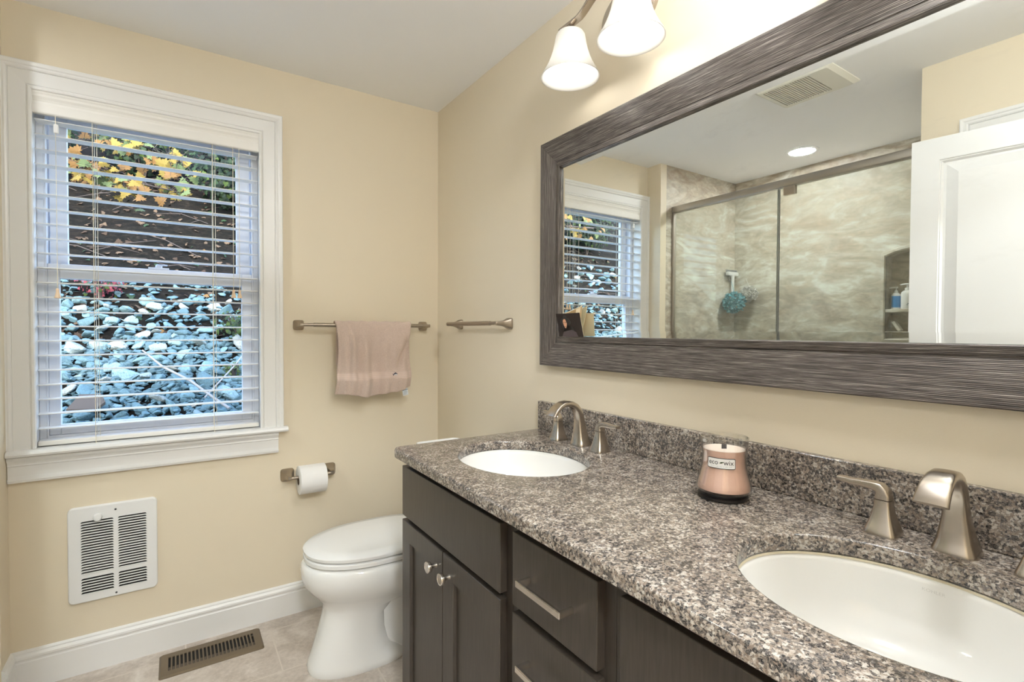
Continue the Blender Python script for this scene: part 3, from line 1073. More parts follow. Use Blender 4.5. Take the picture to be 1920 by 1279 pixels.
for b0, b1, a0, a1 in ((.004, .009, -.0138, .0138), (.0125, .0142, -.008, .008), (.0170, .0184, -.010, .010), (.0210, .0224, -.009, .011), (.0255, .0268, -.011, .006), (.0295, .0306, -.009, .010)):
    loft(bm, [[tagmap(a0, b0, -.0011), tagmap(a1, b0, -.0011), tagmap(a1, b1, -.0011), tagmap(a0, b1, -.0011)], [tagmap(a0, b0, -.0014), tagmap(a1, b0, -.0014), tagmap(a1, b1, -.0014), tagmap(a0, b1, -.0014)]])
part('printed_lines', bm, 'inkgrey', tg_)

# ------------------------------------------------------------------ toilet
TY = -.462
def egg(xf, xb, hw, z, n=40, e=.85, split=.50):
    xc = xf+(xb-xf)*split
    out = []
    for k in range(n):
        a = 2*PI*k/n
        c_ = cos(a)
        x = xc-(xc-xf)*c_ if c_ >= 0 else xc-(xb-xc)*math.copysign(abs(c_)**.6, c_)
        out.append(Vector((x, TY+hw*sq(a, e), z)))
    return out
def rr_ring(x0, x1, hy, z, r=.03):
    return [Vector((a, b, z)) for a, b in rrect(x0, x1, TY-hy, TY+hy, r, 5)]
tl = thing('toilet', 'white two piece toilet between the window wall and the vanity', 'toilet', (-.4, TY, 0))
bm = B()
rings = [egg(-.752, -.36, .122, 0), egg(-.755, -.36, .126, .012), egg(-.750, -.36, .124, .03), egg(-.738, -.44, .114, .06), egg(-.716, -.46, .106, .13), egg(-.700, -.46, .100, .19), egg(-.694, -.42, .102, .225), egg(-.700, -.30, .118, .252), egg(-.722, -.22, .145, .280), egg(-.748, -.18, .170, .308), egg(-.766, -.17, .186, .336), egg(-.773, -.17, .192, .362), egg(-.774, -.18, .193, .388), egg(-.772, -.18, .191, .402), egg(-.764, -.18, .186, .414), egg(-.745, -.19, .172, .419)]
loft(bm, rings, True, True)
part('bowl', bm, 'porcelain', tl, 50)
bm = B()
loft(bm, [rr_ring(-.42, -.10, .108, 0), rr_ring(-.42, -.10, .108, .035), rr_ring(-.46, -.11, .084, .05), rr_ring(-.53, -.12, .076, .12), rr_ring(-.56, -.11, .076, .20), rr_ring(-.56, -.10, .084, .26), rr_ring(-.50, -.06, .12, .32), rr_ring(-.40, -.04, .15, .40)])
part('trapway', bm, 'porcelain', tl, 60)
bm = B()
loft(bm, [egg(-.757, -.24, .180, .421), egg(-.764, -.235, .187, .425), egg(-.764, -.235, .187, .438), egg(-.758, -.24, .182, .442)])
part('seat', bm, 'seat', tl, 50)
bm = B()
loft(bm, [egg(-.756, -.235, .180, .4455), egg(-.764, -.23, .187, .449), egg(-.765, -.23, .188, .460), egg(-.756, -.235, .180, .468), egg(-.715, -.27, .145, .472), egg(-.60, -.36, .06, .474)])
part('lid', bm, 'seat', tl, 50)
for s_ in (1, -1):
    bm = B(); box(bm, -.255, -.215, TY+s_*.075-.022, TY+s_*.075+.022, .421, .462, .008)
    part('hinge', bm, 'seat', tl, 40)
bm = B()
loft(bm, [rr_ring(-.205, -.02, .185, .40), rr_ring(-.215, -.016, .205, .44), rr_ring(-.220, -.014, .215, .60), rr_ring(-.222, -.014, .218, .7195)])
part('tank', bm, 'porcelain', tl, 50)
bm = B()
loft(bm, [rr_ring(-.224, -.012, .221, .720), rr_ring(-.230, -.008, .228, .727), rr_ring(-.230, -.008, .228, .766), rr_ring(-.226, -.010, .224, .756), rr_ring(-.205, -.03, .20, .760)])
part('tank_lid', bm, 'porcelain', tl, 50)
bm = B(); lathe(bm, [(.013, 0), (.013, -.012), (.009, -.016)], (-.222, TY+.165, .685), 16, 'X'); sweep_sq(bm, [(-.238, TY+.165, .685), (-.240, TY+.13, .682), (-.240, TY+.085, .676)], (1, 0, 0), [.016, .014, .016], [.007, .006, .007]); part('flush_lever', bm, 'chrome', tl, 40)

# ------------------------------------------------------------------ vanity cabinets
FXB, FXF = -.545, -.565
def cab_box(bm, y0, y1):
    # carcass with face frame and a recessed toe kick
    box(bm, FXB+.018, -.002, y0, y0+.016, .10, .894)
    box(bm, FXB+.018, -.002, y1-.016, y1, .10, .894)
    box(bm, FXB+.018, -.002, y0+.016, y1-.016, .10, .116)
    box(bm, -.010, -.002, y0+.016, y1-.016, .116, .894)
    box(bm, FXB, FXB+.018, y0, y1, .10, .894, .001)
def slab(bm, y0, y1, z0, z1):
    box(bm, FXF, FXB, y0, y1, z0, z1, .0018)
mapx = lambda a, b, d: Vector((FXF+d, a, b))
def shaker(bm, y0, y1, z0, z1):
    R_ = (y0, y1, z0, z1)
    loft(bm, rect_rings(mapx, [(R_, 0, .020), (R_, 0, .0015), (R_, .0015, 0), (R_, .060, 0), (R_, .061, .002), (R_, .063, .009), (R_, .066, .0095)]), True, True)
def knob_bm(y, z):
    bm = B()
    lathe(bm, [(.0078, 0), (.0074, -.002), (.0064, -.006), (.0062, -.014), (.0075, -.0165), (.0140, -.0180), (.0156, -.0200), (.0158, -.0265), (.0150, -.0285), (.0132, -.0290), (.0127, -.0280), (.0, -.0280)], (FXF, y, z), 28, 'X', cap1=False)
    return bm
def pull_bm(yc, z, L=.140):
    bm = B()
    y0, y1 = yc-L/2, yc+L/2
    w = .006
    for y in (y0+.004, y1-.004):
        box(bm, FXF-.030, FXF, y-.004, y+.004, z-w, z+w, .0012)
    box(bm, FXF-.034, FXF-.027, y0, y1, z-w-.0005, z+w+.0005, .0015)
    return bm
CABS = []
def sink_cab(y0, y1, fy0, fy1, label, name='vanity_cabinet'):
    c = thing(name, label, 'cabinet', (-.28, (y0+y1)/2, 0), 'vanity cabinets under the granite counter')
    bm = B(); cab_box(bm, y0, y1); part('carcass', bm, 'wood', c)
    bm = B(); box(bm, -.47, -.002, y0+.001, y1-.001, 0, .10); part('toe_kick', bm, 'kick', c)
    bm = B(); slab(bm, fy0, fy1, .710, .866); part('false_drawer_front', bm, 'wood', c)
    mid = (fy0+fy1)/2
    for a, b, ky in ((fy0, mid-.0015, mid-.040), (mid+.0015, fy1, mid+.040)):
        bm = B(); shaker(bm, a, b, .118, .696); d = part('door', bm, 'wood', c)
        part('knob', knob_bm(ky, .645), 'satin', d, 35, 'round satin nickel knob')
    return c
cabA = sink_cab(-1.546, -.940, -1.522, -.942, 'dark espresso two door sink cabinet at the toilet end of the vanity')
cabC = sink_cab(-2.458, -1.858, -2.440, -1.884, 'dark espresso sink cabinet under the nearest basin at the right edge')
cb = thing('vanity_cabinet', 'dark espresso drawer cabinet between the two sink cabinets with a bar pull', 'cabinet', (-.28, -1.70, 0), 'vanity cabinets under the granite counter')
bm = B(); cab_box(bm, -1.8575, -1.5465); part('carcass', bm, 'wood', cb)
bm = B(); box(bm, -.47, -.002, -1.857, -1.547, 0, .10); part('toe_kick', bm, 'kick', cb)
for z0, z1 in ((.710, .866), (.418, .694), (.118, .402)):
    bm = B(); slab(bm, -1.831, -1.571, z0, z1); d = part('drawer', bm, 'wood', cb)
    part('pull', pull_bm(-1.701, (z0+z1)/2+(.0 if z0 > .6 else .06)), 'satin', d, None, 'square satin nickel bar pull')

# ------------------------------------------------------------------ countertop, backsplash, sinks
CX0, CX1, CY_0, CY_1, CZ0, CZ1 = -.594, -.0015, -2.470, -.928, .8945, .925
SX = -.315
SINKS = [-1.245, -2.172]
SA, SB = .217, .177
def outer_loop(i):
    return rrect(CX0+i, CX1, CY_0, CY_1-i, .001, 1)[:0] or counter_loop(i)
def counter_loop(i, n=8):
    r = .028
    pts = [(CX1, CY_0), (CX1, CY_1-i)]
    cx, cy = CX0+r, CY_1-r
    rr = r-i
    for k in range(n+1):
        t = PI/2 + k*PI/2/n
        pts.append((cx+rr*cos(t), cy+rr*sin(t)))
    pts.append((CX0+i, CY_0))
    return pts
def hole_loop(yc, i, n=56):
    return [(SX+(SB+i)*cos(2*PI*k/n), yc+(SA+i)*sin(2*PI*k/n)) for k in range(n)]
bm = B()
R_E = .007
lv = []
edges = []
def mk(lp, z):
    return [bm.verts.new((a, b, z)) for a, b in lp]
def bridge(a, b):
    n = len(a)
    for i in range(n):
        j = (i+1) % n
        bm.faces.new((a[i], a[j], b[j], b[i]))
prev_sets = []
for fn, sg in [(lambda i: counter_loop(i), 1)] + [((lambda i, yc=yc: hole_loop(yc, i)), 1) for yc in SINKS]:
    st_ = []
    for k in range(5):
        t = k*PI/2/4
        st_.append(mk(fn(R_E*(1-sin(t)) if True else 0), CZ1-R_E*(1-cos(t))))
    st_.append(mk(fn(0), CZ0+.003))
    st_.append(mk(fn(.003), CZ0))
    for a, b in zip(st_, st_[1:]):
        bridge(a, b)
    prev_sets.append(st_)
for idx, z_ in ((0, CZ1), (-1, CZ0)):
    es = []
    for st_ in prev_sets:
        v = st_[idx]
        for i in range(len(v)):
            e = bm.edges.get((v[i], v[(i+1) % len(v)]))
            es.append(e)
    bmesh.ops.triangle_fill(bm, use_beauty=True, use_dissolve=False, edges=es)
ct = link_mesh('countertop', bm, 'granite', 30)
tag(ct, 'long speckled grey brown granite vanity top with two oval sink cutouts', 'countertop')
bm = B(); box(bm, -.0205, -.0012, -2.470, -.922, CZ1+.0003, 1.028, .0022); bs = link_mesh('backsplash', bm, 'granite')
tag(bs, 'upright granite strip along the wall behind the faucets', 'backsplash')

def sink(yc, label, lettered):
    s = thing('undermount_sink', label, 'sink', (SX, yc, .73), 'oval basins in the granite counter')
    bm = B()
    prof = [(1.13, -.0312), (1.025, -.0310), (1.00, -.033), (.985, -.044), (.965, -.070), (.92, -.105), (.84, -.132), (.70, -.152), (.50, -.164), (.28, -.170), (.12, -.172)]
    n = 64
    rings = []
    for k_, h in prof:
        rings.append([Vector((SX+SB*k_*cos(2*PI*i/n), yc+SA*k_*sin(2*PI*i/n), CZ1+h)) for i in range(n)])
    back = [(.13, -.184), (.50, -.176), (.72, -.164), (.87, -.143), (.96, -.110), (1.01, -.075), (1.05, -.050), (1.13, -.044)]
    for k_, h in back:
        rings.append([Vector((SX+SB*k_*cos(2*PI*i/n), yc+SA*k_*sin(2*PI*i/n), CZ1+h)) for i in range(n)])
    rings.append(rings[0])
    loft(bm, rings, False, False)
    bmesh.ops.remove_doubles(bm, verts=bm.verts[:], dist=1e-6)
    part('basin', bm, 'sink', s, 60)
    bm = B(); lathe(bm, [(.0325, .0), (.0325, .003), (.028, .0045), (.020, .002), (.012, .003), (.0, .004)], (SX, yc, CZ1-.173), 32, cap1=False); part('drain', bm, 'nickel', s, 40)
    bm = B()
    for i in range(n):
        pass
    rings = []
    for k_, h in ((1.004, -.0305), (.997, -.0318), (.993, -.0340), (1.001, -.0345)):
        rings.append([Vector((SX+SB*k_*cos(2*PI*i/n), yc+SA*k_*sin(2*PI*i/n), CZ1+h)) for i in range(n)])
    rings.append(rings[0])
    loft(bm, rings, False, False)
    part('caulk_bead', bm, 'caulk' if lettered else 'sink', s, 60)
    if lettered:
        me = text_mesh('KOHLER', .0070)
        # lettering follows the basin wall at its back
        def wall_pt(yo, h):
            hs = [(p[1], p[0]) for p in prof[2:]]
            kk = hs[-1][1]
            for (h0, k0), (h1, k1) in zip(hs, hs[1:]):
                if h1 <= h <= h0:
                    kk = k0+(k1-k0)*(h-h0)/(h1-h0)
                    break
            kk -= .004
            q = max(-1, min(1, yo/(SA*kk)))
            return Vector((SX+SB*kk*math.sqrt(1-q*q), yc+yo, CZ1+h))
        for v in me.vertices:
            v.co = wall_pt(-v.co.x*1.15 + .010, -.052+v.co.y)
        me.materials.append(M['letter'])
        o = bpy.data.objects.new('lettering', me); C.objects.link(o); o.parent = s
        o.matrix_parent_inverse = Matrix.Translation(s.location).inverted()
        o['label'] = 'faint grey embossed letters on the back wall'
    return s
M['caulk'] = plain('aged_caulk', (.52, .46, .33), 0.6)
M['letter'] = plain('faint_letter_grey', (.62, .61, .59), 0.4)
sink(SINKS[0], 'white oval undermount basin at the far end of the counter', False)
sink(SINKS[1], 'large white oval undermount basin nearest the camera with faint lettering', True)

# ------------------------------------------------------------------ faucets
def faucet(yc, label):
    f = thing('faucet', label, 'faucet', (-.08, yc, CZ1), 'brushed nickel faucets behind the basins')
    FX = -.072
    path = [(0, 0), (0, .004), (0, .012), (-.001, .026), (-.003, .045), (-.005, .068), (-.007, .090), (-.010, .108), (-.017, .125), (-.028, .139), (-.043, .148), (-.061, .152), (-.079, .150), (-.095, .143), (-.108, .132), (-.118, .119), (-.122, .112)]
    ws = [.063, .063, .058, .050, .043, .036, .032, .031, .031, .032, .034, .036, .038, .041, .043, .045, .046]
    ts = [.056, .056, .052, .045, .038, .032, .028, .026, .024, .022, .020, .0185, .017, .0155, .014, .0125, .012]
    pts = [(FX+a, yc, CZ1+b*.91) for a, b in path]
    bm = B()
    rings = []
    n = 32
    P = [Vector(p) for p in pts]
    for i, p in enumerate(P):
        a = P[max(0, i-1)]; b = P[min(len(P)-1, i+1)]
        tg = (b-a).normalized()
        s = Vector((0, 1, 0))
        u = s.cross(tg).normalized()
        e = .38
        rings.append([p + s*cq(2*PI*k/n, e)*ws[i]/2 + u*sq(2*PI*k/n, e)*ts[i]/2*(1-.18*abs(cq(2*PI*k/n, e))**3) for k in range(n)])
    loft(bm, rings)
    part('spout', bm, 'nickel', f, 38)
    bm = B(); lathe(bm, [(.0035, 0), (.0035, .014), (.0055, .016), (.0055, .020), (.002, .022)], (FX+.030, yc, CZ1+.0), 12); part('lift_rod', bm, 'nickel', f, 40)
    for s_ in (1, -1):
        hy = yc+s_*.101
        bm = B()
        prof = [(.000, .052), (.004, .052), (.010, .048), (.022, .040), (.038, .031), (.052, .0265), (.062, .0255)]
        rings = []
        for h, w in prof:
            rings.append([Vector((FX-.012+cq(2*PI*k/n, .36)*w/2, hy+sq(2*PI*k/n, .36)*w/2, CZ1+h)) for k in range(n)])
        loft(bm, rings)
        hd = part('handle', bm, 'nickel', f, 38)
        bm = B()
        lp = [(0, .0635), (0, .070), (.0015, .0765), (.007, .083), (.018, .0845), (.034, .0845), (.052, .0838), (.068, .0845), (.076, .085)]
        lw = [.0250, .0250, .0245, .0235, .0215, .0195, .0185, .0190, .0185]
        lt_ = [.0250, .0245, .0215, .0180, .0150, .0130, .0115, .0100, .0085]
        P = [Vector((FX-.012, hy+s_*a, CZ1+b)) for a, b in lp]
        rings = []
        for i, p in enumerate(P):
            a = P[max(0, i-1)]; b = P[min(len(P)-1, i+1)]
            tg = (b-a).normalized()
            sd = Vector((1, 0, 0))
            u = sd.cross(tg).normalized()
            rings.append([p + sd*cq(2*PI*k/n, .4)*lw[i]/2 + u*sq(2*PI*k/n, .4)*lt_[i]/2 for k in range(n)])
        loft(bm, rings)
        part('lever', bm, 'nickel', hd, 38)
    return f
faucet(-1.226, 'brushed nickel widespread faucet behind the far basin')
faucet(-2.171, 'brushed nickel widespread faucet behind the nearest basin')

# ------------------------------------------------------------------ candle
CCX, CCY = -.150, -1.790
cl_ = link_mesh('candle_lid', (lambda bm: (lathe(bm, [(.050, 0), (.0525, .002), (.0525, .007), (.051, .0085), (.0495, .009), (.0495, .0105), (.0505, .012), (.0505, .016), (.048, .018)], (CCX+.003, CCY+.004, CZ1+.0002), 56), bm)[1])(B()), 'black', 30)
tag(cl_, 'round black lid lying under the pink candle jar', 'lid')
CB = CZ1+.0188
cd = thing('jar_candle', 'peach pink candle in a waisted glass jar between the basins', 'candle', (CCX, CCY, CB))
jp = [(0, .0555), (.004, .0575), (.010, .0575), (.020, .0553), (.035, .0510), (.052, .0472), (.066, .0457), (.080, .0455), (.094, .0468), (.106, .0488), (.116, .0503), (.1175, .0500)]
bm = B(); lathe(bm, [(.02, 0)] + [(r, h) for h, r in jp] + [(r-.0022, h) for h, r in reversed(jp[1:])] + [(.02, .0032)], (CCX, CCY, CB), 64, cap0=True, cap1=True); part('glass_jar', bm, 'jar', cd, 40)
def jar_r(h):
    for (h0, r0), (h1, r1) in zip(jp, jp[1:]):
        if h0 <= h <= h1:
            return r0+(r1-r0)*(h-h0)/(h1-h0)
    return jp[-1][1]
bm = B()
wp = [h for h, r in jp if .01 <= h <= .095]
WT = .0905
hs = [.0042] + [h for h in wp if .0089 < h < WT] + [WT]
vr = lathe(bm, [(max(.02, jar_r(h)-.0030), h) for h in hs], (CCX, CCY, CB), 64, cap1=False)
ring_top = [Vector((CCX+(jar_r(WT)-.0030)*cos(2*PI*i/64), CCY+(jar_r(WT)-.0030)*sin(2*PI*i/64), CB+WT)) for i in range(64)]
ring_in = [Vector((CCX+.03*cos(2*PI*i/64), CCY+.03*sin(2*PI*i/64), CB+WT-.001)) for i in range(64)]
loft(bm, [ring_top, ring_in], False, True, True, 1)
bmesh.ops.remove_doubles(bm, verts=bm.verts[:], dist=1e-5)
part('wax', bm, ['wax', 'wax_top'], cd, 40)
bm = B(); box(bm, CCX-.0055, CCX+.0055, CCY-.0012, CCY+.0012, CB+WT-.003, CB+WT+.009, .0005)
bmesh.ops.rotate(bm, verts=bm.verts[:], cent=(CCX, CCY, CB+WT), matrix=Matrix.Rotation(math.radians(-33), 3, 'Z')); part('wick', bm, 'ink', cd)
# curved label facing the camera
la0 = math.atan2(CAM.y-CCY, CAM.x-CCX) - math.radians(7)
def lab(a_len, h, off):
    r = jar_r(h)+off
    a = la0 + a_len/.0460
    return Vector((CCX+r*cos(a), CCY+r*sin(a), CB+h))
LH, LW, LZ = .0225, .0590, .0665
def lab_patch(w, h, off0, off1, rad):
    bm = B()
    lp = rrect(-w/2, w/2, -h/2, h/2, rad, 4)
    xs = sorted(set([-w/2+w*k/20 for k in range(21)]))
    bot, top = [], []
    for x in xs:
        ax = w/2-abs(x)
        dz = 0 if ax >= rad else rad-math.sqrt(max(0, rad*rad-(rad-ax)**2))
        bot.append((x, -h/2+dz)); top.append((x, h/2-dz))
    NR = 8
    for o_ in (off0, off1):
        rows = []
        for j in range(NR+1):
            rows.append([bm.verts.new(lab(x0_, LZ+z0_+(z1_-z0_)*j/NR, o_)) for (x0_, z0_), (x1_, z1_) in zip(bot, top)])
        for ra, rb_ in zip(rows, rows[1:]):
            for i in range(len(xs)-1):
                bm.faces.new((ra[i], ra[i+1], rb_[i+1], rb_[i]))
    return bm
lb = part('label', lab_patch(LW, LH, .0003, .0006, .002), 'ink', cd, None, 'white printed label with a dark border')
part('label_face', lab_patch(LW-.0026, LH-.0026, .0007, .0008, .0012), 'label', lb)
def lab_text(s, size, x, z, stretch=1.0):
    me = text_mesh(s, size)
    for v in me.vertices:
        v.co = lab(x+v.co.x*stretch, LZ+z+v.co.y, .0013)
    me.materials.append(M['ink'])
    o = bpy.data.objects.new('lettering', me); C.objects.link(o)
    o.parent = lb; o.matrix_parent_inverse = cd.matrix_basis.inverted() if False else Matrix.Translation(Vector(cd.location)).inverted()
    o.matrix_parent_inverse = Matrix.Identity(4) @ (Matrix.Translation(Vector(cd.location)) @ lb.matrix_parent_inverse).inverted()
lab_text('eco', .0150, -.0155, .0020, .90)
lab_text('wix', .0150, .0150, .0020, .95)
bm = B()
rg_ = random.Random(5)
x_ = -.0205
while x_ < .0215:
    # a second line of print too small to read in the photograph
    w_ = rg_.uniform(.0006, .0013); h_ = rg_.uniform(.0010, .0022)
    z_ = LZ-.0062+rg_.uniform(-.0004, .0004)
    bm.faces.new([bm.verts.new(lab(x_+a, z_+c, .0013)) for a, c in ((0, -h_/2), (w_*.45, -h_/2), (w_*.9, h_/2), (w_*.5, h_/2))])
    x_ += w_+rg_.choice([.0004, .0005, .0005, .0016])
part('small_print', bm, 'inkgrey', lb)
bm = B()
lp = [(-.0045, -.0012), (-.002, .0014), (.0015, .0024), (.0040, .0020), (.0028, .0002), (-.0005, -.0012)]
vs = [bm.verts.new(lab(.0010+a, LZ+.0015+b, .0013)) for a, b in lp]
bm.faces.new(vs)
part('leaf_mark', bm, 'leaf_m', lb)

# ------------------------------------------------------------------ wall mirror
MX = -.022
mr = thing('wall_mirror', 'long wall mirror in a wide grey brown ribbed wood frame', 'mirror', (0, -1.695, 1.166))
my0, my1, mz0, mz1 = -2.440, -.950, 1.166, 1.975
FP = [(0, .001), (0, .033), (.003, .0355), (.012, .0355), (.060, .0295), (.084, .0255), (.0855, .0240), (.0865, .0255), (.088, .0275), (.104, .0315), (.106, .0305), (.106, .0225), (.106, .001)]
def mcorner(d, t, c):
    y = (my1-d) if c in (0, 3) else (my0+d)
    z = (mz0+d) if c in (0, 1) else (mz1-d)
    return Vector((-t, y, z))
for (c0, c1, mt) in ((0, 1, 'frame_h'), (1, 2, 'frame_v'), (2, 3, 'frame_h'), (3, 0, 'frame_v')):
    bm = B()
    g = .00035
    def sh(p, q):
        return p + (q-p).normalized()*g
    loft(bm, [[sh(mcorner(d, t, c0), mcorner(d, t, c1)) for d, t in FP], [sh(mcorner(d, t, c1), mcorner(d, t, c0)) for d, t in FP]])
    part('frame_rail', bm, mt, mr)
bm = B()
i0, i1 = .1045, .126
o_ = [Vector((-.0210, y, z)) for y, z in ((my1-i0, mz0+i0), (my0+i0, mz0+i0), (my0+i0, mz1-i0), (my1-i0, mz1-i0))]
c_ = [Vector((MX, y, z)) for y, z in ((my1-i1, mz0+i1), (my0+i1, mz0+i1), (my0+i1, mz1-i1), (my1-i1, mz1-i1))]
b_ = [Vector((-.012, p.y, p.z)) for p in o_]
loft(bm, [b_, o_, c_], True, True)
part('mirror_glass', bm, 'mirror', mr)

# photo cards tucked in the lower corner of the mirror frame
def card(name, quad, mats, label, th=.0008):
    t = thing(name, label, 'photo card', tuple(sum((Vector(q) for q in quad), Vector())/4), 'cards in the mirror corner')
    q = [Vector(p) for p in quad]
    n = (q[1]-q[0]).cross(q[3]-q[0]).normalized()
    if n.x > 0:
        n = -n
    bm = B()
    loft(bm, [q, [p+n*th*.6 for p in q]], True, True)
    part('card_back', bm, mats[1], t)
    bm = B()
    loft(bm, [[p+n*th*.61 for p in q], [p+n*th for p in q]], True, True)
    fr_ = part('card_front', bm, mats[0], t)
    def P(a, b, k):
        return q[0]+(q[1]-q[0])*a+(q[3]-q[0])*b+n*(th+k)
    return t, fr_, P
zb_ = mz0+.1065
t1, f1, P1 = card('photo_card', [(-.0262, -1.0600, zb_), (-.0455, -1.2080, zb_), (-.0528, -1.1945, zb_+.080), (-.0335, -1.0465, zb_+.080)], ('card_dark', 'card_back'), 'dark photo card of a woman tucked in the lower corner of the mirror')
def blob(bm, P, ca, cb, ra, rb, k, n=20, f=None):
    bm.faces.new([bm.verts.new(P(ca+ra*cos(2*PI*i/n)*(f(2*PI*i/n) if f else 1), cb+rb*sin(2*PI*i/n)*(f(2*PI*i/n) if f else 1), k)) for i in range(n)])
bm = B(); blob(bm, P1, .36, .56, .21, .34, .0002, 36, lambda a: 1+.10*sin(a*5)+.06*sin(a*11)); blob(bm, P1, .45, .25, .22, .24, .0002); part('printed_hair', bm, 'photo_hair', f1)
bm = B(); bm.faces.new([bm.verts.new(P1(a, b, .0003)) for a, b in ((.12, .0), (.80, .0), (.74, .20), (.58, .30), (.40, .26), (.22, .20))]); part('printed_dress', bm, 'photo_dress', f1)
bm = B(); bm.faces.new([bm.verts.new(P1(a, b, .0004)) for a, b in ((.26, .70), (.31, .76), (.37, .75), (.41, .68), (.42, .58), (.39, .46), (.345, .36), (.31, .38), (.275, .48), (.25, .60))]); face_ = part('printed_face', bm, 'skin', f1)
bm = B()
for pts_ in (((.27, .615), (.315, .625), (.315, .60), (.275, .595)), ((.345, .625), (.395, .615), (.39, .59), (.345, .60)), ((.30, .445), (.355, .445), (.34, .425), (.315, .425)), ((.37, .76), (.46, .70), (.44, .50), (.40, .62))):
    bm.faces.new([bm.verts.new(P1(a, b, .0005)) for a, b in pts_])
part('printed_dark_marks', bm, 'photo_hair', f1)  # small dark marks printed over the face
t2, f2, P2 = card('photo_card', [(-.0240, -1.0600, zb_+.004), (-.0290, -1.1700, zb_+.030), (-.0330, -1.1850, zb_+.104), (-.0280, -1.0750, zb_+.078)], ('card_brown', 'card_back'), 'tan card with a pale edge behind the dark photo card on the mirror')
bm = B()
for e0, e1 in (((.0, .97), (1.0, .97)), ):
    bm.faces.new([bm.verts.new(P2(*p, .0003)) for p in ((.0, .95), (1.0, .97), (1.0, 1.0), (.0, 1.0))])
bm.faces.new([bm.verts.new(P2(*p, .0003)) for p in ((.72, .70), (.94, .70), (.94, .95), (.72, .95))])
part('printed_patch', bm, 'card_back', f2)

# ------------------------------------------------------------------ vanity light
VX = -.130
def bath_light(yc, label):
    vl = thing('vanity_light', label, 'light', (0, yc, 2.24), 'two lamp bath lights above the mirror')
    n = 48
    bm = B()
    loft(bm, [[Vector((-d, yc+.112*k_*cos(2*PI*i/n), 2.262+.080*k_*sin(2*PI*i/n))) for i in range(n)] for d, k_ in ((0, 1.0), (.012, 1.0), (.018, .93), (.021, .80))])
    part('backplate', bm, 'nickel', vl, 40)
    pts = []
    for k in range(41):
        dy = -.170+.340*k/40
        q = abs(dy)
        z = 2.243 if q > .098 else 2.243+.034*(1-cos(PI*(1-q/.098)))/2
        if .085 < q < .11:
            z = 2.243+.0008*max(0, (.11-q)/.025)
        pts.append((VX, yc+dy, z))
    bm = B(); sweep_sq(bm, pts, (0, 0, 1), [.026]*41, [.007]*41, 20, .35); part('arm', bm, 'nickel', vl, 40)
    bm = B(); sweep_sq(bm, [(-.014, yc, 2.279), (-.06, yc, 2.282), (VX, yc, 2.281)], (0, 0, 1), [.018]*3, [.007]*3, 16, .4); part('bracket', bm, 'nickel', vl, 40)
    sp_ = [(.016, .142), (.030, .140), (.040, .135), (.0450, .127), (.0475, .115), (.0500, .100), (.0545, .080), (.0610, .060), (.0695, .040), (.0800, .020), (.0885, .006), (.0910, .0)]
    for y in (yc+.126, yc-.126):
        bm = B(); lathe(bm, [(.010, .023), (.012, .018), (.020, .006), (.024, -.002)], (VX, y, 2.218), 20); part('socket', bm, 'nickel', vl, 40)
        bm = B()
        lathe(bm, [(r, h) for r, h in sp_] + [(r-.003, h+.0008) for r, h in reversed(sp_[1:])], (VX, y, 2.080), 48, cap0=False, cap1=False)
        part('shade', bm, 'shade', vl, 60, 'frosted white glass bell shade')
        bm = B()
        lathe(bm, [(.0135, .062), (.0145, .050), (.020, .040), (.0275, .028), (.0315, .012), (.0320, .0), (.0300, -.012), (.0240, -.022), (.014, -.0290), (.004, -.0318)], (VX, y, 2.104), 24)
        part('bulb', bm, 'bulb', vl, 60)
bath_light(-1.357, 'two lamp brushed nickel bath light with frosted bell shades over the far basin')
bath_light(-2.165, 'added unseen two lamp bath light above the nearest basin past the top of the view')  # extra fixture added out of view for brightness

# ------------------------------------------------------------------ ceiling fittings
def downlight(x, y, label, mt, r=.074):
    d = thing('recessed_light', label, 'light', (x, y, CEIL))
    bm = B()
    rings = []
    for r_, h in ((r+.022, 0), (r+.022, -.003), (r+.017, -.006), (r+.001, -.007), (r, -.003), (r, 0)):
        rings.append([Vector((x+r_*cos(2*PI*i/48), y+r_*sin(2*PI*i/48), CEIL+h)) for i in range(48)])
    loft(bm, rings, False, False); part('trim_ring', bm, 'ceiling', d, 40)
    bm = B(); lathe(bm, [(r-.0005, -.0035), (r-.0005, -.0005)], (x, y, CEIL), 32); part('lens', bm, mt, d)
downlight(-2.205, -.775, 'round recessed downlight glowing in the ceiling over the shower', 'lens')
rl_ = thing('added_globe_light', 'added unseen white globe light on the ceiling near the entrance', 'light', (-.46, -2.10, CEIL))  # globe lamp added out of view to brighten room and ceiling
bm = B(); lathe(bm, [(.065, 0), (.065, -.012), (.03, -.02), (.03, -.05)], (-.46, -2.10, CEIL), 32); part('base', bm, 'nickel', rl_, 40)
bm = B(); lathe(bm, [(.032, -.0505), (.06, -.060), (.085, -.085), (.095, -.115), (.090, -.145), (.070, -.172), (.035, -.188), (.004, -.191)], (-.46, -2.10, CEIL), 32); part('globe', bm, 'globe_fill', rl_, 60)
hl = thing('added_hall_light', 'added unseen flush ceiling light in the hall outside the bathroom door', 'light', (-1.25, -3.35, CEIL))  # hall lamp added as unseen fill light through the doorway
bm = B(); lathe(bm, [(.17, 0), (.17, -.02), (.15, -.03)], (-1.25, -3.35, CEIL), 32); part('base', bm, 'nickel', hl, 40)
bm = B(); lathe(bm, [(.15, -.0302), (.14, -.06), (.10, -.085), (.04, -.098), (.005, -.10)], (-1.25, -3.35, CEIL), 32); part('glass_bowl', bm, 'hall_fill', hl, 60)

